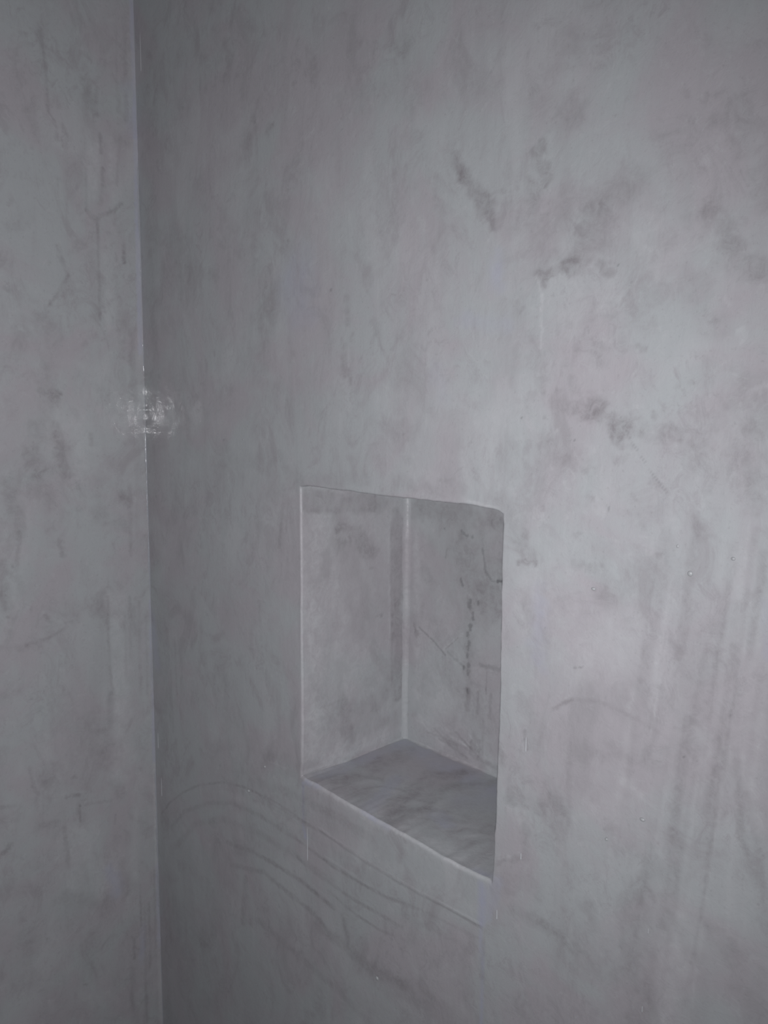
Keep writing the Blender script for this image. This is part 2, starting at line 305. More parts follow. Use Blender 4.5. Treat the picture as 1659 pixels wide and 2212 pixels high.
  ('d',[(0.7603,1.0308),(0.8001,1.0354),(0.8325,1.0276)],0.0127,0.30,0.70,1.0),
  ('d',[(0.7944,1.0376),(0.8190,1.0352)],0.0070,0.35,0.70,1.0),
  ('d',[(0.8457,1.0732),(0.8540,1.0583)],0.0175,0.30,0.80,1.0),
  ('d',[(0.8325,1.0276),(0.8777,1.0234)],0.0505,0.20,0.90,1.0),
  ('d',[(0.9632,1.1190),(0.9753,1.1126)],0.0148,0.35,0.80,1.2),
  ('d',[(0.9270,1.1093),(0.9495,1.0816)],0.0133,0.20,0.80,1.0),
  ('d',[(0.9873,1.1023),(1.0054,1.0536)],0.0253,0.30,0.90,0.8),
  ('d',[(0.7286,1.0709),(0.7638,1.0933)],0.0072,0.35,0.70,1.3),
  ('p',[(0.7375,1.0801),(0.7665,1.0965)],0.0041,0.50,0.70,1.2),
  ('d',[(0.7353,1.0529),(0.7818,1.0720)],0.0191,0.20,0.80,1.2),
  ('p',[(0.7561,1.1418),(0.7677,1.1414)],0.0144,0.40,0.70,1.0),
  ('d',[(0.7350,1.2024),(0.7398,1.1863)],0.0063,0.30,0.50,0.6),
  ('d',[(0.9366,1.3131),(0.9268,1.2076),(0.9185,1.0964)],0.0052,0.18,0.95,0.6),
  ('d',[(0.9605,1.2576),(0.9570,1.2132),(0.9529,1.1674)],0.0021,0.16,0.95,0.6),
  ('d',[(0.9397,1.2652),(0.9319,1.1785),(0.9267,1.0887)],0.0074,0.13,0.95,0.6),
  ('d',[(0.9035,1.4482),(0.8972,1.3793),(0.8896,1.3073)],0.0079,0.18,0.95,0.6),
  ('d',[(0.9584,1.3459),(0.9563,1.2913),(0.9529,1.2347)],0.0081,0.15,0.95,0.6),
  ('p',[(0.9060,1.3792),(0.9024,1.3367),(0.8995,1.2933)],0.0046,0.25,0.95,0.6),
  ('p',[(0.9703,1.4635),(0.9677,1.4166),(0.9654,1.3687)],0.0044,0.19,0.95,0.6),
  ('p',[(0.9084,1.2730),(0.9027,1.2081),(0.8951,1.1399)],0.0018,0.12,0.95,0.6),
  ('d',[(0.9051,1.4296),(0.9019,1.3888),(0.8989,1.3472)],0.0029,0.13,0.95,0.6),
  ('d',[(0.9604,1.4298),(0.9512,1.3517),(0.9446,1.2703)],0.0043,0.24,0.95,0.6),
  ('d',[(0.9933,1.3204),(1.0069,1.2256),(1.0230,1.1312)],0.0026,0.12,0.95,0.6),
  ('d',[(0.9265,1.4563),(0.9199,1.3793),(0.9157,1.2995)],0.0043,0.19,0.95,0.6),
  ('p',[(0.9126,1.2949),(0.9077,1.2286),(0.9002,1.1589)],0.0087,0.12,0.95,0.6),
  ('d',[(0.9301,1.2928),(0.9229,1.2311),(0.9178,1.1680)],0.0059,0.20,0.95,0.6),
  ('d',[(0.9502,1.2828),(0.9439,1.2168),(0.9398,1.1492)],0.0021,0.11,0.95,0.6),
  ('p',[(0.9860,1.4073),(0.9788,1.3269),(0.9724,1.2427)],0.0065,0.13,0.95,0.6),
  ('d',[(0.9582,1.4451),(0.9538,1.3957),(0.9506,1.3451)],0.0071,0.25,0.95,0.6),
  ('d',[(0.8987,1.4512),(0.8924,1.3957),(0.8875,1.3385)],0.0021,0.18,0.95,0.6),
  ('d',[(0.9846,1.4429),(0.9818,1.4008),(0.9784,1.3575)],0.0034,0.25,0.95,0.6),
  ('d',[(0.9359,1.3670),(0.9294,1.3080),(0.9227,1.2469)],0.0057,0.22,0.95,0.6),
  ('d',[(0.9283,1.1880),(0.9256,1.1426),(0.9209,1.0950)],0.0069,0.25,0.95,0.6),
  ('d',[(0.9270,1.2760),(0.9215,1.1712),(0.9133,1.0594)],0.0047,0.19,0.95,0.6),
  ('d',[(0.9530,1.3642),(0.9490,1.2885),(0.9418,1.2084)],0.0020,0.24,0.95,0.6),
  ('d',[(0.9643,1.3652),(0.9583,1.2794),(0.9518,1.1892)],0.0044,0.18,0.95,0.6),
  ('p',[(0.9125,1.4341),(0.9093,1.3963),(0.9076,1.3581)],0.0024,0.10,0.95,0.6),
  ('p',[(0.9208,1.2760),(0.9152,1.2216),(0.9094,1.1655)],0.0082,0.14,0.95,0.6),
  ('d',[(0.9261,1.3933),(0.9218,1.3128),(0.9147,1.2280)],0.0070,0.16,0.95,0.6),
  ('d',[(0.9474,1.3801),(0.9443,1.3351),(0.9400,1.2885)],0.0072,0.25,0.95,0.6),
  ('p',[(0.9098,1.4121),(0.9022,1.3431),(0.8950,1.2712)],0.0032,0.18,0.95,0.6),
  ('d',[(0.9638,1.2793),(0.9566,1.1818),(0.9504,1.0794)],0.0036,0.20,0.95,0.6),
  ('d',[(0.9572,1.3912),(0.9528,1.3320),(0.9488,1.2708)],0.0052,0.13,0.95,0.6),
  ('d',[(0.9666,1.3967),(0.9613,1.3097),(0.9561,1.2186)],0.0079,0.20,0.95,0.6),
  ('p',[(0.9635,1.2548),(0.9559,1.1476),(0.9495,1.0347)],0.0029,0.21,0.95,0.6),
  ('d',[(0.9696,1.3287),(0.9659,1.2900),(0.9628,1.2507)],0.0065,0.23,0.95,0.6),
  ('p',[(0.9778,1.4432),(0.9713,1.3489),(0.9661,1.2499)],0.0022,0.24,0.95,0.6),
  ('p',[(0.8822,1.3008),(0.8733,1.2103),(0.8642,1.1150)],0.0083,0.20,0.95,0.6),
  ('d',[(0.9099,1.2602),(0.9008,1.1576),(0.8930,1.0498)],0.0071,0.16,0.95,0.6),
  ('d',[(0.8889,1.3701),(0.8804,1.2593),(0.8726,1.1422)],0.0038,0.11,0.95,0.6),
  ('d',[(0.9352,1.3152),(0.9272,1.2217),(0.9192,1.1231)],0.0018,0.11,0.95,0.6),
  ('p',[(0.9479,1.2822),(0.9410,1.1780),(0.9307,1.0663)],0.0085,0.18,0.95,0.6),
  ('d',[(0.9821,1.4440),(0.9789,1.3965),(0.9754,1.3476)],0.0032,0.23,0.95,0.6),
  ('d',[(0.9447,1.3808),(0.9403,1.3187),(0.9369,1.2547)],0.0077,0.12,0.95,0.6),
  ('d',[(0.9424,1.3905),(0.9366,1.3201),(0.9298,1.2466)],0.0023,0.10,0.95,0.6),
  ('p',[(0.9914,1.3393),(0.9872,1.2776),(0.9851,1.2146)],0.0049,0.13,0.95,0.6),
  ('d',[(0.9866,1.3525),(0.9814,1.2560),(0.9762,1.1544)],0.0040,0.12,0.95,0.6),
  ('d',[(0.9387,1.2437),(0.9298,1.1370),(0.9209,1.0239)],0.0038,0.10,0.95,0.6),
  ('d',[(0.9163,1.2678),(0.9040,1.1529),(0.8895,1.0289)],0.0028,0.15,0.95,0.6),
  ('p',[(0.9263,1.2938),(0.9238,1.2483),(0.9197,1.2011)],0.0025,0.21,0.95,0.6),
  ('d',[(0.9739,1.4583),(0.9708,1.3845),(0.9655,1.3071)],0.0053,0.19,0.95,0.6),
  ('p',[(0.9035,1.3985),(0.8981,1.3225),(0.8897,1.2424)],0.0027,0.15,0.95,0.6),
  ('d',[(0.9265,1.2092),(0.9247,1.1539),(0.9203,1.0959)],0.0081,0.12,0.95,0.6),
  ('d',[(0.8901,1.3486),(0.8841,1.2776),(0.8800,1.2046)],0.0059,0.20,0.95,0.6),
  ('p',[(0.9669,1.4395),(0.9598,1.3676),(0.9546,1.2930)],0.0068,0.18,0.95,0.6),
  ('d',[(0.9694,1.3369),(0.9605,1.2527),(0.9540,1.1651)],0.0019,0.22,0.95,0.6),
  ('d',[(0.9605,1.2273),(0.9550,1.1537),(0.9470,1.0759)],0.0023,0.26,0.95,0.6),
  ('d',[(0.9800,1.4415),(0.9778,1.4041),(0.9765,1.3662)],0.0043,0.17,0.95,0.6),
  ('d',[(0.9417,1.3491),(0.9320,1.2688),(0.9239,1.1850)],0.0064,0.17,0.95,0.6),
  ('d',[(0.9658,1.3612),(0.9607,1.3120),(0.9565,1.2617)],0.0048,0.11,0.95,0.6),
  ('d',[(0.9846,1.2443),(1.0036,1.1553),(1.0224,1.0667)],0.0054,0.26,0.95,0.6),
  ('p',[(0.9702,1.3995),(0.9633,1.3036),(0.9583,1.2032)],0.0065,0.15,0.95,0.6),
  ('d',[(0.9433,1.3653),(0.9354,1.2981),(0.9298,1.2288)],0.0030,0.15,0.95,0.6),
  ('d',[(0.9296,1.4564),(0.9242,1.3970),(0.9201,1.3359)],0.0059,0.25,0.95,0.6),
  ('p',[(0.9132,1.4002),(0.9064,1.3343),(0.8984,1.2653)],0.0022,0.21,0.95,0.6),
  ('p',[(0.9780,1.2138),(0.9754,1.1746),(0.9730,1.1347)],0.0062,0.18,0.95,0.6),
  ('d',[(0.9559,1.2646),(0.9439,1.1733),(0.9327,1.1208)],0.0082,0.22,0.80,0.4),
  ('d',[(0.9317,1.1722),(0.9286,1.1188)],0.0056,0.18,0.80,0.4),
  ('d',[(0.9720,1.2780),(0.9802,1.2094),(0.9935,1.1750)],0.0061,0.30,0.70,0.4),
  ('p',[(0.9796,1.2727),(0.9941,1.2191)],0.0099,0.30,0.70,0.4),
  ('d',[(0.8430,1.4242),(0.8497,1.3826)],0.0188,0.30,0.70,0.8),
  ('d',[(0.8591,1.3801),(0.8884,1.4101)],0.0240,0.18,0.80,0.8),
  ('d',[(0.9036,1.4364),(0.8902,1.3776)],0.0162,0.22,0.80,0.6),
  ('k',[(0.8165,1.3077),(0.8293,1.3122)],0.0013,0.40,0.40,0.4),
  ('k',[(0.8469,1.4658),(0.8485,1.4609)],0.0014,0.50,0.50,0.4),
  ('k',[(0.8363,1.3880)],0.0043,0.35,0.60,0.8),
  ('k',[(0.8582,1.6955)],0.0017,0.60,0.50,0.3),
  ('k',[(0.8464,1.6738)],0.0013,0.60,0.50,0.3),
  ('k',[(0.9662,1.3088)],0.0015,0.60,0.50,0.3),
  ('k',[(0.9294,1.2577)],0.0013,0.60,0.50,0.3),
  ('k',[(0.9406,1.2586)],0.0016,0.60,0.50,0.3),
  ('k',[(0.8613,1.1546)],0.0025,0.60,0.50,0.3),
  ('k',[(0.4854,1.8670)],0.0029,0.60,0.50,0.3),
  ('k',[(0.4682,1.6894)],0.0034,0.60,0.50,0.3),
  ('k',[(0.7506,1.5418)],0.0022,0.60,0.50,0.3),
  ('k',[(0.8096,1.5229)],0.0019,0.60,0.50,0.3),
  ('k',[(0.2294,1.5030)],0.0036,0.60,0.50,0.3),
  ('p',[(0.5085,1.8278)],0.0017,0.26,0.60,0.6),
  ('p',[(0.1974,1.2646)],0.0035,0.12,0.60,0.6),
  ('p',[(0.6008,1.7162)],0.0023,0.27,0.60,0.6),
  ('p',[(0.2610,1.7836)],0.0042,0.11,0.60,0.6),
  ('k',[(0.7289,1.8730)],0.0012,0.27,0.60,0.6),
  ('k',[(0.4723,1.8427)],0.0031,0.21,0.60,0.6),
  ('p',[(0.7948,1.8094)],0.0019,0.17,0.60,0.6),
  ('k',[(0.7021,1.8688)],0.0022,0.20,0.60,0.6),
  ('k',[(0.6608,0.9451)],0.0023,0.26,0.60,0.6),
  ('p',[(0.8111,1.6859)],0.0014,0.20,0.60,0.6),
  ('p',[(0.5314,1.4871)],0.0039,0.12,0.60,0.6),
  ('k',[(0.2931,1.4174)],0.0055,0.12,0.60,0.6),
  ('k',[(0.8845,1.5982)],0.0016,0.22,0.60,0.6),
  ('p',[(0.9551,1.4902)],0.0008,0.25,0.60,0.6),
  ('p',[(0.8083,1.5053)],0.0015,0.23,0.60,0.6),
  ('k',[(0.0768,1.4416)],0.0056,0.20,0.60,0.6),
  ('p',[(0.3879,1.6860)],0.0026,0.18,0.60,0.6),
  ('k',[(0.9000,1.8005)],0.0013,0.16,0.60,0.6),
  ('p',[(0.2727,1.4989)],0.0032,0.18,0.60,0.6),
  ('k',[(0.5530,0.9417)],0.0023,0.14,0.60,0.6),
  ('k',[(0.4056,1.7505)],0.0042,0.14,0.60,0.6),
  ('p',[(0.4638,1.8428)],0.0027,0.21,0.60,0.6),
  ('p',[(0.9707,1.3147)],0.0018,0.23,0.60,0.6),
  ('p',[(0.8452,1.4973)],0.0020,0.18,0.60,0.6),
  ('p',[(0.5809,1.8614)],0.0023,0.14,0.60,0.6),
  ('k',[(0.9719,1.5176)],0.0010,0.11,0.60,0.6),
  ('k',[(0.0610,1.9193)],0.0070,0.22,0.60,0.6),
  ('k',[(0.1789,1.8169)],0.0031,0.15,0.60,0.6),
  ('k',[(0.5345,1.5859)],0.0018,0.20,0.60,0.6),
  ('k',[(0.9709,1.4864)],0.0008,0.12,0.60,0.6),
  ('p',[(0.5287,1.6988)],0.0019,0.10,0.60,0.6),
  ('k',[(0.9610,1.4471)],0.0015,0.28,0.60,0.6),
  ('p',[(0.8488,1.6357)],0.0020,0.24,0.60,0.6),
  ('k',[(0.4395,1.5848)],0.0028,0.14,0.60,0.6),
  ('k',[(0.7855,1.3404)],0.0024,0.26,0.60,0.6),
  ('p',[(0.8350,1.6975)],0.0016,0.25,0.60,0.6),
  ('k',[(0.9933,1.2375)],0.0010,0.24,0.60,0.6),
  ('p',[(0.9593,1.5118)],0.0018,0.29,0.60,0.6),
  ('k',[(0.5501,1.7447)],0.0026,0.17,0.60,0.6),
  ('p',[(0.6783,0.8770)],0.0036,0.20,0.60,0.6),
  ('k',[(0.8051,1.1546)],0.0025,0.12,0.60,0.6),
  ('k',[(0.3515,0.8362)],0.0054,0.17,0.60,0.6),
  ('k',[(0.9068,1.0269)],0.0017,0.25,0.60,0.6),
  ('k',[(0.2048,1.8795)],0.0025,0.22,0.60,0.6),
  ('k',[(0.7673,1.3543)],0.0022,0.17,0.60,0.6),
  ('k',[(0.7049,1.8058)],0.0025,0.25,0.60,0.6),
  ('k',[(0.2029,0.9988)],0.0046,0.27,0.60,0.6),
  ('k',[(0.8826,1.7033)],0.0011,0.20,0.60,0.6),
  ('p',[(0.8533,1.6117)],0.0014,0.13,0.60,0.6),
  ('k',[(0.9323,1.5854)],0.0015,0.26,0.60,0.6),
  ('k',[(0.9057,1.7613)],0.0014,0.10,0.60,0.6),
  ('k',[(0.6191,1.7726)],0.0029,0.13,0.60,0.6),
  ('k',[(0.2726,1.2238)],0.0044,0.17,0.60,0.6),
  ('p',[(0.8551,1.7922)],0.0009,0.14,0.60,0.6),
  ('k',[(0.1390,1.9776)],0.0049,0.25,0.60,0.6),
  ('p',[(0.9380,1.5139)],0.0018,0.22,0.60,0.6),
  ('p',[(0.3641,1.7011)],0.0036,0.20,0.60,0.6),
  ('k',[(0.9657,1.3058)],0.0018,0.28,0.60,0.6),
  ('k',[(0.3651,1.4798)],0.0024,0.19,0.60,0.6),
  ('k',[(0.1807,1.7709)],0.0033,0.16,0.60,0.6),
  ('p',[(0.2348,0.9654)],0.0053,0.17,0.60,0.6),
  ('k',[(0.4314,1.8594)],0.0024,0.29,0.60,0.6),
  ('k',[(0.9959,1.2021)],0.0016,0.30,0.60,0.6),
  ('k',[(0.5910,1.5214)],0.0021,0.24,0.60,0.6),
  ('k',[(0.0628,1.2886)],0.0063,0.18,0.60,0.6),
  ('k',[(0.6860,1.6514)],0.0014,0.28,0.60,0.6),
  ('k',[(0.3933,0.8760)],0.0033,0.11,0.60,0.6),
  ('k',[(0.8595,1.6579)],0.0019,0.27,0.60,0.6),
  ('k',[(0.8276,1.0089)],0.0014,0.28,0.60,0.6),
  ('p',[(0.2167,2.0107)],0.0031,0.28,0.60,0.6),
  ('k',[(0.4497,1.9897)],0.0039,0.12,0.60,0.6),
  ('k',[(0.8916,1.8132)],0.0014,0.17,0.60,0.6),
  ('k',[(0.7361,0.9811)],0.0027,0.11,0.60,0.6),
  ('k',[(0.8494,1.0293)],0.0016,0.14,0.60,0.6),
  ('p',[(0.9574,1.3635)],0.0016,0.16,0.60,0.6),
  ('k',[(0.6689,1.7687)],0.0027,0.30,0.60,0.6),
  ('p',[(0.1354,2.0866)],0.0049,0.14,0.60,0.6),
  ('k',[(0.6695,0.9357)],0.0031,0.23,0.60,0.6),
  ('k',[(0.7964,1.4088)],0.0025,0.16,0.60,0.6),
  ('k',[(0.3849,1.7579)],0.0043,0.24,0.60,0.6),
  ('k',[(0.7767,1.5426)],0.0026,0.27,0.60,0.6),
  ('k',[(0.0457,1.1639)],0.0052,0.11,0.60,0.6),
  ('p',[(0.7952,1.5648)],0.0020,0.16,0.60,0.6),
  ('k',[(0.4174,1.6765)],0.0024,0.15,0.60,0.6),
  ('k',[(0.0488,1.5966)],0.0073,0.21,0.60,0.6),
  ('k',[(0.4140,0.7499)],0.0032,0.14,0.60,0.6),
  ('k',[(0.5197,1.8973)],0.0028,0.14,0.60,0.6),
  ('k',[(0.6679,1.9319)],0.0028,0.13,0.60,0.6),
  ('k',[(0.7418,1.5525)],0.0016,0.15,0.60,0.6),
  ('k',[(0.7459,1.4185)],0.0022,0.24,0.60,0.6),
  ('k',[(0.9187,1.5570)],0.0016,0.20,0.60,0.6),
  ('p',[(0.2695,0.9012)],0.0062,0.23,0.60,0.6),
  ('k',[(0.8585,1.1632)],0.0024,0.25,0.60,0.6),
  ('p',[(0.0435,1.0566)],0.0066,0.24,0.60,0.6),
  ('k',[(0.4052,1.9875)],0.0037,0.29,0.60,0.6),
  ('k',[(0.5651,1.4860)],0.0029,0.23,0.60,0.6),
  ('k',[(0.8099,1.4646)],0.0017,0.11,0.60,0.6),
  ('k',[(0.9725,1.1332)],0.0017,0.11,0.60,0.6),
  ('k',[(0.8343,1.6761)],0.0021,0.15,0.60,0.6),
  ('p',[(0.8449,1.6928)],0.0022,0.20,0.60,0.6),
  ('p',[(0.8243,1.1958)],0.0021,0.14,0.60,0.6),
  ('p',[(0.7487,1.6120)],0.0023,0.16,0.60,0.6),
  ('k',[(0.7151,1.9099)],0.0020,0.29,0.60,0.6),
  ('k',[(0.2247,1.7964)],0.0034,0.20,0.60,0.6),
  ('k',[(0.6471,1.4746)],0.0033,0.21,0.60,0.6),
  ('p',[(0.4155,1.0512),(0.4775,1.0508),(0.5586,1.0496),(0.6222,1.0495),(0.6908,1.0486),(0.7167,1.0496)],0.0060,0.60,0.80,0.7),  # highlight on the sill lip, painted in pale colour
  ('p',[(0.4067,1.4459),(0.4073,1.2778),(0.4076,1.0656)],0.0029,0.35,0.60,0.5)],  # painted highlight down the left edge of the opening
 'L': [
  ('d',[(-0.1463,2.0839),(-0.1423,2.0593)],0.0083,0.35,0.80,0.8),
  ('d',[(-0.1423,2.0593),(-0.1390,2.0166),(-0.1383,1.9727)],0.0047,0.45,0.70,0.6),
  ('d',[(-0.1383,1.9727),(-0.1295,1.9609)],0.0030,0.40,0.60,0.5),
  ('d',[(-0.1181,1.9585),(-0.1112,1.9440)],0.0053,0.40,0.80,0.8),
  ('d',[(-0.0969,1.9211),(-0.0855,1.9037),(-0.0867,1.8398)],0.0044,0.25,0.80,0.6),
  ('d',[(-0.0827,2.0271),(-0.0713,1.9930)],0.0155,0.40,0.80,1.0),
  ('d',[(-0.0629,2.0247),(-0.0678,1.9906)],0.0056,0.35,0.80,0.8),
  ('d',[(-0.0610,1.9590),(-0.0606,1.9324)],0.0052,0.35,0.70,0.7),
  ('d',[(-0.0585,1.9093),(-0.0594,1.8854)],0.0059,0.50,0.80,0.5),
  ('d',[(-0.0624,1.8848),(-0.0649,1.8572)],0.0087,0.25,0.80,0.6),
  ('d',[(-0.0299,1.9596),(-0.0369,1.8898)],0.0045,0.25,0.80,0.5),
  ('d',[(-0.0858,1.8434),(-0.0775,1.8333),(-0.0626,1.8399),(-0.0436,1.8500),(-0.0302,1.8634)],0.0059,0.40,0.70,0.8),
  ('d',[(-0.0695,1.8326),(-0.0703,1.7741),(-0.0716,1.6833)],0.0045,0.40,0.70,0.4),
  ('d',[(-0.0278,1.8009),(-0.0287,1.7740)],0.0054,0.70,0.70,0.5),
  ('d',[(-0.0677,1.7467),(-0.0798,1.6826)],0.0130,0.25,0.90,0.8),
  ('d',[(-0.0300,2.0203),(-0.0284,2.0005)],0.0077,0.25,0.80,0.6),
  ('p',[(-0.0699,1.9370),(-0.0762,1.8687)],0.0186,0.35,0.80,0.5),
  ('p',[(-0.0437,1.9496),(-0.0392,1.8687)],0.0168,0.30,0.80,0.5),
  ('p',[(-0.0583,1.7965),(-0.0575,1.6774)],0.0197,0.25,0.80,0.5),
  ('d',[(-0.1331,1.7857),(-0.1272,1.7632),(-0.1183,1.7448)],0.0066,0.40,0.80,0.7),
  ('d',[(-0.1183,1.7448),(-0.1318,1.7223),(-0.1465,1.7007)],0.0039,0.35,0.80,0.6),
  ('d',[(-0.1477,1.7039),(-0.1480,1.6972)],0.0041,0.50,0.70,0.5),
  ('d',[(-0.1465,1.7007),(-0.1679,1.6753)],0.0032,0.25,0.80,0.6),
  ('d',[(-0.2007,1.8013),(-0.1743,1.8184)],0.0175,0.20,0.90,1.0),
  ('d',[(-0.1612,1.6759),(-0.1503,1.6158)],0.0209,0.25,0.90,1.0),
  ('d',[(-0.1609,1.6085),(-0.1514,1.5608)],0.0209,0.35,0.80,1.0),
  ('d',[(-0.1674,1.5708),(-0.1441,1.5679)],0.0097,0.35,0.60,0.8),
  ('d',[(-0.1378,1.5680)],0.0070,0.50,0.70,0.6),
  ('d',[(-0.1562,1.5607),(-0.1552,1.5053)],0.0249,0.30,0.90,1.0),
  ('d',[(-0.1477,1.5191),(-0.1368,1.4446)],0.0156,0.40,0.80,1.0),
  ('d',[(-0.1852,1.5195),(-0.1797,1.4503)],0.0176,0.30,0.90,1.0),
  ('d',[(-0.1753,1.4431),(-0.1631,1.4071)],0.0247,0.30,0.90,1.0),
  ('d',[(-0.0942,1.5042),(-0.0932,1.4912)],0.0075,0.50,0.70,0.7),
  ('p',[(-0.1198,1.5047),(-0.1070,1.4612)],0.0439,0.30,0.90,0.6),
  ('d',[(-0.1716,1.4499),(-0.1538,1.4596)],0.0035,0.35,0.70,0.6),
  ('d',[(-0.1217,1.5472),(-0.1129,1.5331)],0.0073,0.20,0.80,0.8),
  ('d',[(-0.2188,1.4387),(-0.2062,1.3616)],0.0196,0.40,0.80,0.8),
  ('d',[(-0.2082,1.3618),(-0.2149,1.3065)],0.0060,0.40,0.80,0.7),
  ('d',[(-0.2380,1.3166),(-0.2334,1.2529)],0.0142,0.50,0.70,0.8),
  ('d',[(-0.2224,1.3005),(-0.2081,1.2807)],0.0078,0.30,0.80,1.0),
  ('d',[(-0.1659,1.3610),(-0.1587,1.3639)],0.0066,0.35,0.70,1.0),
  ('d',[(-0.1498,1.3413),(-0.1436,1.3187)],0.0084,0.40,0.80,1.0),
  ('d',[(-0.0463,1.4044),(-0.0387,1.3940)],0.0154,0.50,0.80,1.0),
  ('d',[(-0.0839,1.3788),(-0.0495,1.3606)],0.0297,0.25,0.90,1.2),
  ('p',[(-0.2197,1.3561),(-0.2343,1.1963)],0.0331,0.20,0.90,0.6),
  ('p',[(-0.1942,1.4025),(-0.2012,1.3259)],0.0243,0.20,0.90,0.6),
  ('d',[(-0.2058,1.1874),(-0.1692,1.1932),(-0.1434,1.2045)],0.0054,0.45,0.70,0.6),
  ('d',[(-0.1761,1.2284),(-0.1668,1.2149)],0.0054,0.35,0.70,0.7),
  ('d',[(-0.1453,1.2116),(-0.1357,1.2121)],0.0046,0.40,0.70,0.6),
  ('d',[(-0.2228,1.2262),(-0.2153,1.2427)],0.0035,0.25,0.70,0.6),
  ('d',[(-0.2444,1.1913),(-0.1908,1.1829)],0.0114,0.25,0.80,1.0),
  ('d',[(-0.0891,1.2434),(-0.0819,1.2075)],0.0181,0.35,0.70,0.8),
  ('d',[(-0.1314,1.2278),(-0.0903,1.2129)],0.0293,0.20,0.90,0.8),
  ('d',[(-0.0752,1.2411),(-0.0769,1.1715),(-0.0748,1.1000),(-0.0717,1.0753)],0.0047,0.35,0.70,0.6),
  ('p',[(-0.0619,1.2350),(-0.0609,1.1524),(-0.0580,1.0718),(-0.0631,0.9263)],0.0274,0.40,0.70,0.5),
  ('d',[(-0.0317,1.2181),(-0.0316,1.1703)],0.0082,0.25,0.80,0.8),
  ('d',[(-0.0773,1.0768),(-0.0790,1.0292)],0.0112,0.30,0.80,0.6),
  ('d',[(-0.0875,1.0155),(-0.0864,0.9586)],0.0205,0.40,0.80,0.7),
  ('d',[(-0.1668,1.0845),(-0.1537,1.0503)],0.0405,0.20,0.90,0.8),
  ('d',[(-0.1170,1.0241),(-0.1281,0.9402)],0.0474,0.20,0.90,0.8),
  ('d',[(-0.0730,0.9255),(-0.0643,0.8934)],0.0165,0.25,0.80,0.8),
  ('d',[(-0.2108,0.9950),(-0.2069,0.9595),(-0.2004,0.9457)],0.0046,0.40,0.70,0.8),
  ('d',[(-0.1904,0.9615),(-0.1773,0.9803)],0.0182,0.35,0.80,0.9),
  ('d',[(-0.1357,0.9044),(-0.1354,0.8745)],0.0038,0.60,0.70,0.5),
  ('k',[(-0.1350,0.9018)],0.0032,0.60,0.60,0.4),
  ('d',[(-0.1250,0.9013),(-0.0824,0.8916)],0.0048,0.30,0.70,0.7),
  ('d',[(-0.1554,0.9243),(-0.1350,0.9218)],0.0064,0.40,0.70,0.8),
  ('d',[(-0.2009,0.8894),(-0.1739,0.8916)],0.0133,0.35,0.80,0.9),
  ('d',[(-0.2610,0.8659),(-0.2456,0.8763)],0.0084,0.50,0.80,0.8),
  ('d',[(-0.1635,0.8733),(-0.1591,0.8356),(-0.1583,0.8029)],0.0072,0.40,0.70,0.7),
  ('d',[(-0.2570,0.9434),(-0.2369,0.9398)],0.0059,0.30,0.80,0.8),
  ('d',[(-0.0752,0.8641),(-0.0775,0.8483)],0.0034,0.40,0.70,0.5),
  ('p',[(-0.1440,0.8334),(-0.0956,0.7550)],0.0735,0.35,0.60,0.5),
  ('d',[(-0.1663,0.7577),(-0.0973,0.7092)],0.0211,0.30,0.80,0.6),
  ('d',[(-0.0660,0.7719),(-0.0618,0.7229)],0.0209,0.30,0.70,0.6),
  ('b',[(-0.0869,0.7681),(-0.0759,0.7293)],0.0220,0.70,0.90,0.5),
  ('d',[(-0.1233,0.6665),(-0.1298,0.6018)],0.0198,0.25,0.90,0.8),
  ('d',[(-0.2268,0.7180),(-0.2235,0.6358)],0.0206,0.20,0.90,1.0),
  ('d',[(-0.0353,0.7197),(-0.0362,0.6409)],0.0035,0.40,0.70,0.6),
  ('d',[(-0.0498,0.6211),(-0.0503,0.5858)],0.0052,0.35,0.70,0.6),
  ('d',[(-0.0199,0.6775),(-0.0213,0.5435)],0.0044,0.30,0.70,0.6),
  ('d',[(-0.0289,0.6728),(-0.0315,0.4467)],0.0044,0.25,0.70,0.6),
  ('d',[(-0.0083,0.7343),(-0.0098,0.5829)],0.0045,0.25,0.70,0.6),
  ('d',[(-0.0561,0.5622),(-0.0574,0.4729)],0.0069,0.25,0.70,0.6),
  ('d',[(-0.0377,1.2350),(-0.0390,1.1317)],0.0057,0.25,0.70,0.6),
  ('d',[(-0.0215,1.2243),(-0.0233,1.0630)],0.0050,0.25,0.70,0.6),
  ('d',[(-0.0097,1.1983),(-0.0111,1.0598)],0.0042,0.20,0.70,0.6),
  ('d',[(-0.0469,1.2050),(-0.0485,1.0856)],0.0041,0.20,0.70,0.6),
  ('d',[(-0.0301,2.1197),(-0.0314,2.0266)],0.0045,0.20,0.70,0.6),
  ('d',[(-0.0161,2.1373),(-0.0179,1.9896)],0.0076,0.25,0.70,0.6),
  ('d',[(-0.0314,1.4201),(-0.0329,1.3048)],0.0065,0.25,0.70,0.6),
  ('d',[(-0.0367,1.6790),(-0.0383,1.5625)],0.0125,0.25,0.70,0.6),
  ('d',[(-0.0191,1.6658),(-0.0203,1.5628)],0.0128,0.30,0.70,0.6),
  ('b',[(-0.0030,2.1680),(-0.0020,2.0616),(-0.0039,1.8399),(-0.0056,1.6374)],0.0086,0.75,0.50,0.4),
  ('p',[(-0.0030,2.1680),(-0.0020,2.0616),(-0.0039,1.8399),(-0.0056,1.6374)],0.0071,0.45,0.50,0.4),
  ('b',[(0.0020,1.2204),(0.0005,1.0569),(-0.0013,0.9396)],0.0104,0.70,0.60,0.4),
  ('b',[(-0.0001,0.7396),(-0.0009,0.5874)],0.0108,0.60,0.60,0.4),
  ('b',[(-0.0104,2.0390),(-0.0063,1.9788)],0.0205,0.35,0.80,0.5),
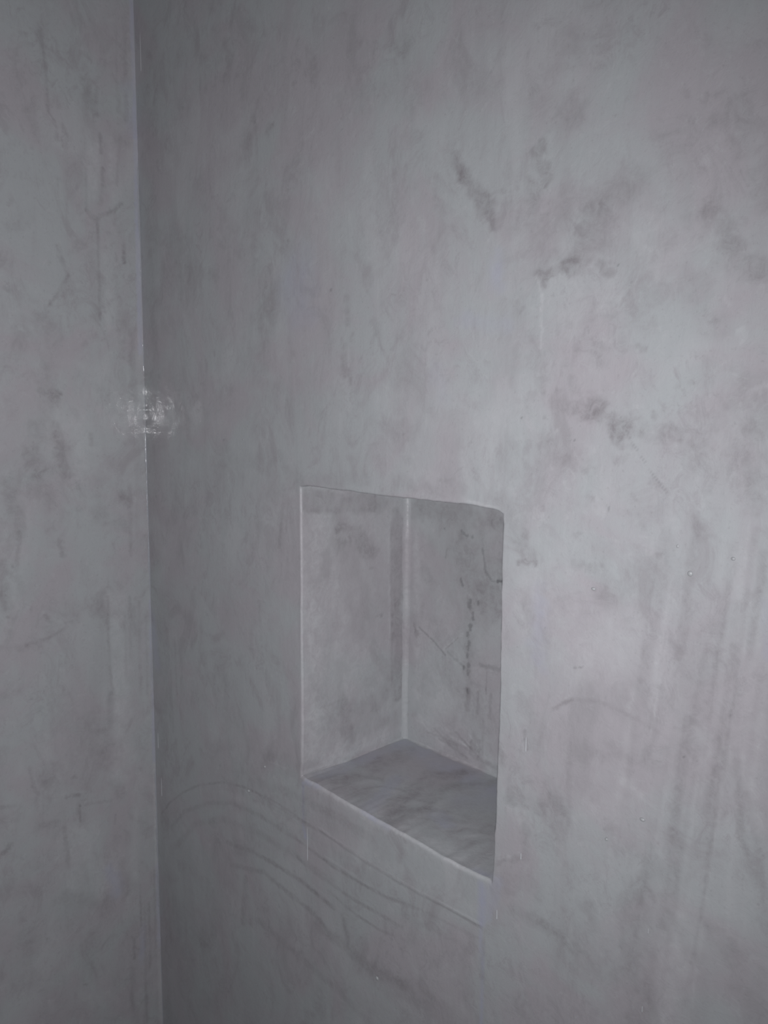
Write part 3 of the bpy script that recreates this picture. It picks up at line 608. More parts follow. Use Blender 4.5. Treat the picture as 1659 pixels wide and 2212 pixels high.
  ('b',[(-0.0317,0.6387),(-0.0374,0.5702)],0.0109,0.50,0.80,0.5),
  ('p',[(-0.0015,0.9311),(-0.0037,0.4302)],0.0072,0.35,0.60,0.4),
  ('d',[(-0.1310,1.5794),(-0.1333,1.5764)],0.0041,0.18,0.70,1.2),
  ('d',[(-0.0981,1.6406),(-0.0963,1.6462)],0.0081,0.27,0.70,1.2),
  ('d',[(-0.1263,1.8808),(-0.1290,1.8802)],0.0072,0.21,0.70,1.2),
  ('d',[(-0.0634,1.5648),(-0.0600,1.5700)],0.0037,0.24,0.70,1.2),
  ('d',[(-0.0596,0.9050),(-0.0604,0.9084)],0.0026,0.23,0.70,1.2),
  ('p',[(-0.2252,1.5223),(-0.2227,1.5280)],0.0032,0.23,0.70,1.2),
  ('d',[(-0.0816,0.5569),(-0.0848,0.5570)],0.0107,0.14,0.70,1.2),
  ('d',[(-0.2014,1.9798),(-0.2015,1.9787)],0.0048,0.14,0.70,1.2),
  ('d',[(-0.1975,1.8342),(-0.1960,1.8398)],0.0069,0.23,0.70,1.2),
  ('d',[(-0.2082,1.7246),(-0.2068,1.7211)],0.0055,0.11,0.70,1.2),
  ('d',[(-0.0427,1.5351),(-0.0453,1.5350)],0.0071,0.25,0.70,1.2),
  ('d',[(-0.1311,1.2784),(-0.1281,1.2850)],0.0083,0.17,0.70,1.2),
  ('d',[(-0.1708,1.8297),(-0.1717,1.8279)],0.0018,0.12,0.70,1.2),
  ('d',[(-0.1733,1.7291),(-0.1744,1.7324)],0.0053,0.11,0.70,1.2),
  ('p',[(-0.1608,1.2905),(-0.1610,1.2868)],0.0037,0.23,0.70,1.2),
  ('p',[(-0.1297,1.7905),(-0.1300,1.7832)],0.0055,0.13,0.70,1.2),
  ('k',[(-0.1895,1.0830),(-0.1931,1.0761)],0.0079,0.15,0.70,1.2),
  ('d',[(-0.1745,1.9373),(-0.1773,1.9432)],0.0035,0.17,0.70,1.2),
  ('k',[(-0.1391,0.5839),(-0.1408,0.5852)],0.0038,0.27,0.70,1.2),
  ('d',[(-0.0643,1.7013),(-0.0676,1.7018)],0.0068,0.24,0.70,1.2),
  ('d',[(-0.1845,0.7506),(-0.1831,0.7543)],0.0070,0.21,0.70,1.2),
  ('k',[(-0.1946,0.6918),(-0.1941,0.6980)],0.0065,0.12,0.70,1.2),
  ('d',[(-0.0528,1.8147),(-0.0550,1.8148)],0.0059,0.20,0.70,1.2),
  ('k',[(-0.2204,1.3171),(-0.2206,1.3097)],0.0021,0.28,0.70,1.2),
  ('d',[(-0.0460,1.3012),(-0.0430,1.2995)],0.0087,0.11,0.70,1.2),
  ('d',[(-0.1640,1.9162),(-0.1626,1.9172)],0.0042,0.21,0.70,1.2),
  ('k',[(-0.2305,1.2352),(-0.2321,1.2362)],0.0042,0.27,0.70,1.2),
  ('d',[(-0.1153,1.3881),(-0.1188,1.3867)],0.0063,0.22,0.70,1.2),
  ('d',[(-0.1234,2.0208),(-0.1267,2.0160)],0.0021,0.11,0.70,1.2),
  ('p',[(-0.1072,1.3047),(-0.1110,1.3003)],0.0047,0.24,0.70,1.2),
  ('d',[(-0.2676,0.6759),(-0.2648,0.6652)],0.0063,0.12,0.70,1.2),
  ('d',[(-0.1454,1.7877),(-0.1472,1.7918)],0.0029,0.12,0.70,1.2),
  ('k',[(-0.0605,0.5215),(-0.0635,0.5335)],0.0065,0.14,0.70,1.2),
  ('d',[(-0.0239,2.0307),(-0.0258,2.0299)],0.0030,0.18,0.70,1.2),
  ('d',[(-0.0051,2.1220),(-0.0049,2.1234)],0.0081,0.19,0.70,1.2),
  ('d',[(-0.1981,0.7785),(-0.1965,0.7848)],0.0026,0.13,0.70,1.2),
  ('p',[(-0.1982,0.5890),(-0.1954,0.5799)],0.0072,0.27,0.70,1.2),
  ('d',[(-0.2014,1.6578),(-0.2018,1.6606)],0.0053,0.26,0.70,1.2),
  ('d',[(-0.0386,1.4901),(-0.0404,1.4909)],0.0064,0.20,0.70,1.2),
  ('p',[(-0.1239,1.8557),(-0.1266,1.8616)],0.0044,0.10,0.70,1.2),
  ('d',[(-0.1819,1.5909),(-0.1786,1.5977)],0.0076,0.27,0.70,1.2),
  ('p',[(-0.1400,0.6324),(-0.1423,0.6327)],0.0053,0.10,0.70,1.2),
  ('k',[(-0.1182,1.4285),(-0.1165,1.4232)],0.0055,0.18,0.70,1.2),
  ('d',[(-0.2655,0.7369),(-0.2679,0.7472)],0.0069,0.11,0.70,1.2),
  ('d',[(-0.1802,1.8772),(-0.1804,1.8727)],0.0042,0.25,0.70,1.2),
  ('d',[(-0.1610,1.2488),(-0.1608,1.2513)],0.0082,0.14,0.70,1.2),
  ('d',[(-0.0411,1.2616),(-0.0402,1.2707)],0.0075,0.10,0.70,1.2),
  ('p',[(-0.1618,0.7782),(-0.1590,0.7720)],0.0036,0.13,0.70,1.2),
  ('d',[(-0.1543,1.0950),(-0.1564,1.1020)],0.0063,0.23,0.70,1.2),
  ('k',[(-0.2070,1.7127),(-0.2097,1.7173)],0.0068,0.22,0.70,1.2),
  ('d',[(-0.1883,1.9147),(-0.1865,1.9206)],0.0040,0.19,0.70,1.2),
  ('d',[(-0.0593,1.2621),(-0.0569,1.2525)],0.0088,0.23,0.70,1.2),
  ('p',[(-0.1046,2.0372),(-0.1019,2.0390)],0.0054,0.13,0.70,1.2),
  ('d',[(-0.1901,1.8714),(-0.1874,1.8755)],0.0030,0.18,0.70,1.2),
  ('d',[(-0.1438,0.9544),(-0.1406,0.9526)],0.0064,0.28,0.70,1.2),
  ('d',[(-0.1685,2.0249),(-0.1674,2.0276)],0.0053,0.16,0.70,1.2),
  ('d',[(-0.1261,2.0098),(-0.1267,2.0026)],0.0022,0.13,0.70,1.2),
  ('d',[(-0.2104,1.2759),(-0.2098,1.2707)],0.0075,0.17,0.70,1.2),
  ('d',[(-0.0991,0.7148),(-0.0961,0.7229)],0.0110,0.13,0.70,1.2),
  ('d',[(-0.1669,0.9836),(-0.1668,0.9836)],0.0043,0.17,0.70,1.2)],
 'J': [
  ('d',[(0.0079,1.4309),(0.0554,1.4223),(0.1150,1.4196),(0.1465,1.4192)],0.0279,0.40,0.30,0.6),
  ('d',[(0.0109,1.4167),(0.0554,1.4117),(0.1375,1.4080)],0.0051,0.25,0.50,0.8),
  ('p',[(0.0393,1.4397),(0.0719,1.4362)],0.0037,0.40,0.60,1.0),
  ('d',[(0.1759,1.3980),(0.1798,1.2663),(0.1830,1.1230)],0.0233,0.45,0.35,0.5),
  ('d',[(0.1656,1.3854),(0.1700,1.1407)],0.0048,0.30,0.50,0.6),
  ('p',[(0.1619,1.3789),(0.1653,1.1987)],0.0048,0.30,0.60,0.8),
  ('d',[(0.0654,1.4013),(0.0679,1.3692)],0.0215,0.30,0.70,1.0),
  ('d',[(0.0679,1.3947),(0.0977,1.3756),(0.1318,1.3433)],0.0180,0.40,0.60,1.2),
  ('d',[(0.0555,1.3738),(0.1245,1.3495)],0.0218,0.25,0.80,1.2),
  ('d',[(0.0391,1.3536),(0.0432,1.3277)],0.0158,0.25,0.80,0.8),
  ('d',[(0.1391,1.2526),(0.1485,1.2523)],0.0049,0.40,0.60,1.2),
  ('p',[(0.0312,1.4044),(0.0231,1.3431),(0.0187,1.2297),(0.0222,1.0849)],0.0322,0.45,0.80,0.5),
  ('p',[(0.0555,1.3195),(0.0724,1.2647)],0.0236,0.25,0.90,0.8),
  ('d',[(0.0980,1.3330),(0.1162,1.2568)],0.0591,0.20,0.90,0.8),
  ('d',[(0.0683,1.1926),(0.0641,1.1534)],0.0175,0.20,0.80,0.8),
  ('d',[(0.0727,1.1343),(0.0860,1.0790)],0.0211,0.45,0.60,0.8),
  ('d',[(0.0902,1.1261),(0.1741,1.1253)],0.0253,0.30,0.80,1.0),
  ('d',[(0.0949,1.0938),(0.1747,1.0889)],0.0370,0.25,0.80,1.0),
  ('d',[(0.1262,1.1585),(0.1545,1.1445)],0.0199,0.20,0.80,1.2),
  ('d',[(0.0306,1.1422),(0.0727,1.1444)],0.0029,0.25,0.70,0.6),
  ('p',[(0.0387,1.0663),(0.1085,1.0708),(0.1929,1.0676)],0.0168,0.40,0.80,0.8),
  ('d',[(0.0772,1.0817),(0.0904,1.0985)],0.0057,0.30,0.70,1.0),
  ('k',[(0.0857,1.3782)],0.0026,0.30,0.60,0.8),
  ('p',[(0.0865,1.3787)],0.0043,0.70,0.60,1.0),
  ('p',[(0.0026,1.4433),(0.0010,1.2964),(0.0003,1.0653)],0.0039,0.30,0.60,0.6),  # left edge highlight carried onto the side face as pale colour
  ('p',[(0.0890,1.4056),(0.0951,1.0483)],0.1662,0.40,0.50,0.3)],  # broad pale wash, brightens the side face in place of bounced light
 'B': [
  ('d',[(0.4213,1.4076),(0.5136,1.4055),(0.5848,1.4018)],0.0287,0.40,0.60,0.9),
  ('d',[(0.5735,1.4006),(0.5837,1.3272)],0.0200,0.35,0.60,0.9),
  ('d',[(0.5467,1.3850),(0.5510,1.3728)],0.0128,0.20,0.80,0.8),
  ('k',[(0.5489,1.3631),(0.5547,1.3321),(0.5661,1.3205),(0.5815,1.3231)],0.0031,0.45,0.60,0.9),
  ('k',[(0.5754,1.3227),(0.5815,1.3224)],0.0052,0.70,0.60,1.0),
  ('k',[(0.5101,1.3819),(0.5210,1.3767)],0.0044,0.50,0.60,1.2),
  ('k',[(0.5308,1.3767)],0.0041,0.50,0.60,1.0),
  ('k',[(0.4803,1.3823)],0.0026,0.60,0.60,0.8),
  ('k',[(0.5119,1.3155),(0.5155,1.3062)],0.0034,0.55,0.60,1.0),
  ('k',[(0.4853,1.3545),(0.4830,1.3409)],0.0025,0.30,0.60,0.6),
  ('p',[(0.4602,1.3760)],0.0063,0.50,0.60,0.5),
  ('d',[(0.4807,1.3638),(0.5168,1.2900)],0.0693,0.25,0.90,1.2),
  ('d',[(0.5397,1.3522),(0.5655,1.2924)],0.0569,0.35,0.80,1.2),
  ('d',[(0.4463,1.3117),(0.4601,1.3003)],0.0207,0.30,0.80,1.0),
  ('d',[(0.5331,1.2994),(0.5733,1.2938)],0.0272,0.35,0.70,1.3),
  ('d',[(0.4246,1.2311),(0.4296,1.2180)],0.0069,0.60,0.60,1.0),
  ('k',[(0.5286,1.2849),(0.5288,1.2786)],0.0066,0.60,0.60,0.9),
  ('k',[(0.5441,1.2884),(0.5442,1.2845)],0.0040,0.60,0.60,0.9),
  ('k',[(0.5357,1.2685),(0.5359,1.2638)],0.0049,0.60,0.60,0.9),
  ('k',[(0.5313,1.2518),(0.5314,1.2471)],0.0050,0.60,0.60,0.9),
  ('k',[(0.5266,1.2416),(0.5267,1.2368)],0.0050,0.60,0.60,0.9),
  ('k',[(0.5294,1.2296),(0.5296,1.2256)],0.0042,0.60,0.60,0.9),
  ('k',[(0.5288,1.2221),(0.5289,1.2182)],0.0042,0.60,0.60,0.9),
  ('k',[(0.5275,1.2112),(0.5276,1.2064)],0.0050,0.60,0.60,0.9),
  ('k',[(0.5295,1.1983),(0.5297,1.1935)],0.0050,0.60,0.60,0.9),
  ('k',[(0.5213,1.1909),(0.5214,1.1877)],0.0034,0.60,0.60,0.9),
  ('k',[(0.5291,1.1847),(0.5292,1.1807)],0.0042,0.60,0.60,0.9),
  ('k',[(0.5298,1.1593),(0.5299,1.1561)],0.0034,0.60,0.60,0.9),
  ('d',[(0.5286,1.2856),(0.5300,1.1526)],0.0133,0.35,0.80,1.0),
  ('k',[(0.4341,1.2295),(0.4666,1.2135),(0.4866,1.1995)],0.0026,0.50,0.60,0.6),
  ('p',[(0.4828,1.2076),(0.5183,1.2372)],0.0040,0.45,0.60,0.8),
  ('d',[(0.4864,1.2084),(0.5101,1.2300)],0.0020,0.40,0.60,0.6),
  ('k',[(0.4917,1.2041),(0.5324,1.1869)],0.0032,0.30,0.70,1.0),
  ('k',[(0.5525,1.1999),(0.5842,1.2025)],0.0059,0.35,0.60,0.8),
  ('d',[(0.5370,1.1713),(0.5615,1.1712)],0.0035,0.35,0.70,0.6),
  ('d',[(0.5307,1.1596),(0.5298,1.1322)],0.0074,0.55,0.60,0.9),
  ('d',[(0.5489,1.1611),(0.5482,1.1308)],0.0040,0.55,0.60,0.9),
  ('d',[(0.5698,1.1635),(0.5693,1.1303)],0.0047,0.40,0.60,0.9),
  ('d',[(0.5624,1.1945),(0.5618,1.1614)],0.0020,0.50,0.60,0.9),
  ('d',[(0.5583,1.1204),(0.5582,1.0732)],0.0040,0.45,0.60,0.9),
  ('d',[(0.5527,1.0917),(0.5519,1.0643)],0.0049,0.45,0.60,0.9),
  ('d',[(0.5435,1.0955),(0.5424,1.0747)],0.0098,0.40,0.60,0.9),
  ('d',[(0.5379,1.0869),(0.5368,1.0660)],0.0041,0.40,0.60,0.9),
  ('p',[(0.4581,1.1893),(0.4866,1.1268)],0.0572,0.25,0.90,0.8),
  ('p',[(0.4266,1.3706),(0.4342,1.1263)],0.0113,0.35,0.80,0.8),
  ('d',[(0.5412,1.0658),(0.5900,1.0627)],0.0067,0.40,0.60,0.8),
  ('p',[(0.5228,1.0798),(0.5733,1.0561)],0.0031,0.42,0.60,0.8),
  ('d',[(0.4548,1.0739),(0.5088,1.0745)],0.0036,0.25,0.60,0.8),
  ('p',[(0.5259,1.0813),(0.5759,1.0690)],0.0069,0.32,0.60,0.8),
  ('d',[(0.5097,1.0909),(0.5611,1.0620)],0.0033,0.44,0.60,0.8),
  ('p',[(0.4369,1.0931),(0.4925,1.0757)],0.0072,0.34,0.60,0.8),
  ('d',[(0.4790,1.0711),(0.5319,1.0594)],0.0029,0.33,0.60,0.8),
  ('p',[(0.4897,1.0914),(0.5420,1.0722)],0.0033,0.36,0.60,0.8),
  ('d',[(0.4895,1.0731),(0.5414,1.0733)],0.0051,0.39,0.60,0.8),
  ('p',[(0.5034,1.0826),(0.5546,1.0729)],0.0050,0.31,0.60,0.8),
  ('d',[(0.4691,1.0834),(0.5229,1.0586)],0.0049,0.40,0.60,0.8),
  ('p',[(0.4318,1.0880),(0.4879,1.0662)],0.0062,0.33,0.60,0.8),
  ('d',[(0.4805,1.0850),(0.5337,1.0575)],0.0070,0.35,0.60,0.8),
  ('p',[(0.5344,1.0928),(0.5841,1.0714)],0.0060,0.31,0.60,0.8),
  ('d',[(0.5001,1.0863),(0.5516,1.0748)],0.0036,0.29,0.60,0.8),
  ('p',[(0.5141,1.0624),(0.5644,1.0659)],0.0048,0.30,0.60,0.8),
  ('p',[(0.4966,1.4116),(0.5110,1.0364)],0.1723,0.30,0.50,0.3)],  # bounced light on the back face, painted as a wide pale wash
 'S': [
  ('b',[(0.4244,0.0243),(0.4170,0.0997),(0.4228,0.1793)],0.0236,0.55,0.80,0.5),
  ('b',[(0.4252,0.1868),(0.5274,0.1744),(0.6074,0.1705)],0.0385,0.60,0.80,0.5),
  ('d',[(0.4465,0.1648),(0.4459,0.1088),(0.4517,0.0338)],0.0288,0.45,0.90,0.6),
  ('b',[(0.4936,0.0978),(0.5135,0.0435),(0.5312,0.0103)],0.0190,0.50,0.80,0.6),
  ('d',[(0.5455,0.1730),(0.5240,0.1300),(0.5427,0.0567),(0.5689,0.0176)],0.0274,0.60,0.70,0.6),
  ('d',[(0.5889,0.1794),(0.5546,0.1239),(0.5789,0.0443)],0.0231,0.50,0.80,0.6),
  ('p',[(0.5833,0.0824),(0.5865,0.0362),(0.5898,0.0084)],0.0210,0.30,0.80,0.6),
  ('b',[(0.5967,0.0631),(0.6172,0.0528)],0.0204,0.60,0.80,0.7),
  ('b',[(0.6040,0.1217),(0.6249,0.1526)],0.0468,0.40,0.90,0.6),
  ('d',[(0.6338,0.0549),(0.6378,0.0561)],0.0181,0.40,0.70,1.0),
  ('p',[(0.6242,0.0448),(0.6400,0.0691)],0.0082,0.30,0.80,0.8),
  ('p',[(0.5935,0.0047),(0.6509,0.0145),(0.7012,0.0112)],0.0185,0.40,0.80,0.8),
  ('d',[(0.6184,0.0861),(0.6598,0.0979)],0.0531,0.30,0.80,0.8),
  ('p',[(0.4099,0.0705),(0.4095,0.0284)],0.0094,0.30,0.70,0.6),
  ('b',[(0.7078,0.0030),(0.7208,0.0068)],0.0151,0.90,0.60,0.6),
  ('d',[(0.4432,0.0247),(0.5011,0.0304)],0.0408,0.30,0.80,0.6),
  ('p',[(0.4226,0.0424),(0.4317,0.0643),(0.4597,0.0777)],0.0115,0.30,0.70,0.6),
  ('d',[(0.4446,0.0426),(0.4537,0.0642),(0.4811,0.0775)],0.0096,0.30,0.70,0.6),
  ('p',[(0.4659,0.0429),(0.4751,0.0642),(0.5019,0.0772)],0.0099,0.30,0.70,0.6),
  ('d',[(0.4867,0.0432),(0.4959,0.0641),(0.5221,0.0770)],0.0052,0.30,0.70,0.6),
  ('p',[(0.5069,0.0434),(0.5161,0.0641),(0.5418,0.0768)],0.0083,0.30,0.70,0.6),
  ('d',[(0.5265,0.0436),(0.5358,0.0641),(0.5610,0.0766)],0.0056,0.30,0.70,0.6),
  ('p',[(0.5457,0.0439),(0.5549,0.0640),(0.5796,0.0764)],0.0083,0.30,0.70,0.6),
  ('d',[(0.5643,0.0441),(0.5736,0.0640),(0.5978,0.0762)],0.0094,0.30,0.70,0.6),
  ('p',[(0.5825,0.0443),(0.5917,0.0639),(0.6155,0.0760)],0.0105,0.30,0.70,0.6),
  ('d',[(0.6002,0.0445),(0.6094,0.0639),(0.6327,0.0758)],0.0108,0.30,0.70,0.6),
  ('p',[(0.6174,0.0447),(0.6267,0.0639),(0.6496,0.0756)],0.0047,0.30,0.70,0.6),
  ('d',[(0.6343,0.0449),(0.6435,0.0638),(0.6660,0.0754)],0.0075,0.30,0.70,0.6),
  ('p',[(0.6507,0.0451),(0.6599,0.0638),(0.6820,0.0753)],0.0060,0.30,0.70,0.6),
  ('d',[(0.6667,0.0453),(0.6759,0.0638),(0.6976,0.0751)],0.0091,0.30,0.70,0.6)],
}
LUMPS = [
 ('R',0.4179,0.9615,0.0055,0.0530,'cement_drip'),
 ('R',0.0154,0.8950,0.0049,0.0349,'cement_drip'),
 ('R',0.0181,2.0904,0.0047,0.0592,'cement_drip'),
 ('R',0.0080,0.9769,0.0049,0.0292,'cement_drip'),
 ('R',0.9254,1.4163,0.0047,0.0047,'cement_lump'),
 ('R',0.8363,1.3880,0.0043,0.0030,'cement_lump'),
 ('R',0.7682,1.2166,0.0039,0.0164,'cement_drip'),
 ('R',0.7384,1.0167,0.0048,0.0115,'cement_drip'),
 ('R',0.8956,1.1875,0.0052,0.0034,'cement_lump'),
 ('R',0.9067,1.0850,0.0030,0.0053,'cement_drip'),
 ('R',0.5568,0.8397,0.0058,0.0057,'cement_lump'),
 ('R',0.7666,1.0955,0.0045,0.0070,'cement_drip'),
 ('R',0.9133,1.4377,0.0024,0.0031,'cement_lump'),
 ('R',0.9595,1.4337,0.0036,0.0030,'cement_lump'),
 ('R',0.9052,1.0066,0.0031,0.0063,'cement_drip'),
 ('R',0.2785,1.5046,0.0034,0.0019,'cement_lump'),
 ('R',0.8614,1.1541,0.0028,0.0027,'cement_lump'),
 ('R',0.3212,1.0382,0.0045,0.0035,'cement_lump'),
 ('R',0.2796,0.9862,0.0060,0.0044,'cement_lump')]

CEILING_Z = 2.45
WALL_D = 0.25


# ------------------------------------------------------------------ helpers
def lattice(ix, iy, seed):
    h = (ix * 374761393 + iy * 668265263 + seed * 974711) & 0xFFFFFFFF
    h = ((h ^ (h >> 13)) * 1274126177) & 0xFFFFFFFF
    return ((h ^ (h >> 16)) & 0xFFFF) / 65535.0


def vnoise(x, y, seed=0):
    fx, fy = np.floor(x), np.floor(y)
    ix, iy = fx.astype(np.int64), fy.astype(np.int64)
    tx, ty = x - fx, y - fy
    tx, ty = tx * tx * (3 - 2 * tx), ty * ty * (3 - 2 * ty)
    a, b = lattice(ix, iy, seed), lattice(ix + 1, iy, seed)
    c, d = lattice(ix, iy + 1, seed), lattice(ix + 1, iy + 1, seed)
    return (a + (b - a) * tx) * (1 - ty) + (c + (d - c) * tx) * ty


def fbm(x, y, seed=0, octaves=4):
    """fractal value noise, about -1..1"""
    t, amp, tot = 0.0, 1.0, 0.0
    for k in range(octaves):
        t = t + amp * (vnoise(x * 2 ** k + 17.3 * k, y * 2 ** k - 9.1 * k, seed + k) * 2 - 1)
        tot += amp
        amp *= 0.55
    return t / tot * 1.5


def smooth(a, b, x):
    t = np.clip((x - a) / (b - a), 0, 1)
    return t * t * (3 - 2 * t)


def lines(segments):
    """grid line positions from (start, end, step) runs"""
    out = []
    for a, b, st in segments:
        n = max(1, int(round(abs(b - a) / st)))
        out.append(np.linspace(a, b, n + 1)[:-1])
    out.append(np.array([segments[-1][1]]))
    return np.concatenate(out)


def table(tab):
    a = np.array(tab)
    return lambda q: np.interp(q, a[:, 0], a[:, 1])


GAIN = {'d': 0.72, 'p': 0.6, 'b': 0.75, 'k': 0.6, 'r': 1.0}


def wear_and_shading(key, u, v):
    """trowel marks, stains, ridges and painted-in light and shade of one surface: dark, pale, blue, height"""
    dark, pale, blue, speck = (np.zeros(u.shape) for _ in range(4))
    height = np.zeros(u.shape)
    for i, (kind, pts, w, amt, soft, rag) in enumerate(MARKS.get(key, [])):
        p = np.array(pts)
        r = w * 0.5 * (1 + soft) + w * rag * 0.5 + 0.001
        box = ((u > p[:, 0].min() - r) & (u < p[:, 0].max() + r) &
               (v > p[:, 1].min() - r) & (v < p[:, 1].max() + r))
        if not box.any():
            continue
        uu, vv = u[box], v[box]
        if len(p) == 1:
            d = np.hypot(uu - p[0, 0], vv - p[0, 1])
            run = np.zeros(uu.shape)
        else:
            d = np.full(uu.shape, 9.0)
            run = np.zeros(uu.shape)
            tot = np.hypot(*np.diff(p, axis=0).T).sum()
            acc = 0.0
            for a, b in zip(p[:-1], p[1:]):
                e = b - a
                L = max(np.hypot(*e), 1e-6)
                t = np.clip(((uu - a[0]) * e[0] + (vv - a[1]) * e[1]) / L ** 2, 0, 1)
                dd = np.hypot(uu - a[0] - t * e[0], vv - a[1] - t * e[1])
                near = dd < d
                d = np.where(near, dd, d)
                run = np.where(near, (acc + t * L) / tot, run)
                acc += L
        s = max(w * 0.7, 0.004)
        d = d + rag * w * 0.5 * fbm(uu / s, vv / s, 31 + i, 4)
        half = w * 0.5
        m = 1 - smooth(half * (1 - soft), half * (1 + soft) + 1e-5, d)
        if len(p) > 1 and kind in 'dpb':
            m = m * np.clip(0.95 + 0.55 * fbm(uu / 0.016, vv / 0.03, i, 4), 0.3, 1.5)
        m = m * amt * GAIN[kind]
        if kind == 'd':
            dark[box] = 1 - (1 - dark[box]) * (1 - np.clip(m, 0, 1))
        elif kind == 'p':
            pale[box] = 1 - (1 - pale[box]) * (1 - np.clip(m, 0, 1))
        elif kind == 'b':
            blue[box] = 1 - (1 - blue[box]) * (1 - np.clip(m, 0, 1))
        elif kind == 'k':
            speck[box] = 1 - (1 - speck[box]) * (1 - np.clip(m, 0, 1))
        elif kind == 'r':
            height[box] = np.maximum(height[box], m * 0.0009)
    near = 0.2 + 0.8 * smooth(0.02, 0.16, np.abs(u)) if key in 'RL' else 1.0
    height = height + 0.0007 * near * fbm(u / 0.16, v / 0.22, 3, 3) + 0.00012 * fbm(u / 0.03, v / 0.05, 8, 3)
    return dark, pale, blue, speck, height


def mesh_object(name, verts, quads, mat, parent=None, attrs=None, smooth_shade=True, extra=None):
    me = bpy.data.meshes.new(name)
    verts = np.asarray(verts, dtype=np.float32)
    quads = np.asarray(quads, dtype=np.int32)
    me.vertices.add(len(verts))
    me.vertices.foreach_set('co', verts.ravel())
    me.loops.add(quads.size)
    me.loops.foreach_set('vertex_index', quads.ravel())
    me.polygons.add(len(quads))
    me.polygons.foreach_set('loop_start', np.arange(0, quads.size, 4, dtype=np.int32))
    me.polygons.foreach_set('use_smooth', np.full(len(quads), smooth_shade, dtype=bool))
    me.update(calc_edges=True)
    if attrs:
        for k, arr in attrs.items():
            a = me.attributes.new(k, 'FLOAT', 'POINT')
            a.data.foreach_set('value', np.asarray(arr, dtype=np.float32))
    me.materials.append(mat)
    o = bpy.data.objects.new(name, me)
    scene.collection.objects.link(o)
    if parent is not None:
        o.parent = parent
        o.matrix_parent_inverse = Matrix.Translation(-Vector(parent.location))
    return o


def grid_quads(nu, nv, flip=False, skip=None):
    """quads of an nu x nv vertex grid (index = i * nv + j); skip = cells (i0, i1, j0, j1) left open"""
    i, j = np.meshgrid(np.arange(nu - 1), np.arange(nv - 1), indexing='ij')
    keep = np.ones(i.shape, bool)
    if skip:
        keep[skip[0]:skip[1], skip[2]:skip[3]] = False
    i, j = i[keep], j[keep]
    q = np.stack([i * nv + j, (i + 1) * nv + j, (i + 1) * nv + j + 1, i * nv + j + 1], 1)
    return q[:, ::-1] if flip else q


def compact(verts, quads, attrs):
    used = np.zeros(len(verts), bool)
    used[quads.ravel()] = True
    remap = np.cumsum(used) - 1
    return verts[used], remap[quads], {k: a[used] for k, a in attrs.items()}


def box_open(x0, x1, y0, y1, z0, z1, leave):
    """six (or five) sides of a slab; leave = the side that the detailed face closes"""
    v = np.array([(x, y, z) for x in (x0, x1) for y in (y0, y1) for z in (z0, z1)])
    f = {'x0': (0, 1, 3, 2), 'x1': (4, 6, 7, 5), 'y0': (0, 4, 5, 1), 'y1': (2, 3, 7, 6), 'z0': (0, 2, 6, 4), 'z1': (1, 5, 7, 3)}
    return v, np.array([q for k, q in f.items() if k != leave])


def join(parts):
    vs_, qs_, at_ = [], [], {}
    n = 0
    keys = ('dark', 'pale', 'blue', 'speck')
    for v, q, a in parts:
        vs_.append(v)
        qs_.append(q + n)
        for k in keys:
            at_.setdefault(k, []).append(a[k] if a else np.zeros(len(v)))
        n += len(v)
    return np.concatenate(vs_), np.concatenate(qs_), {k: np.concatenate(a) for k, a in at_.items()}


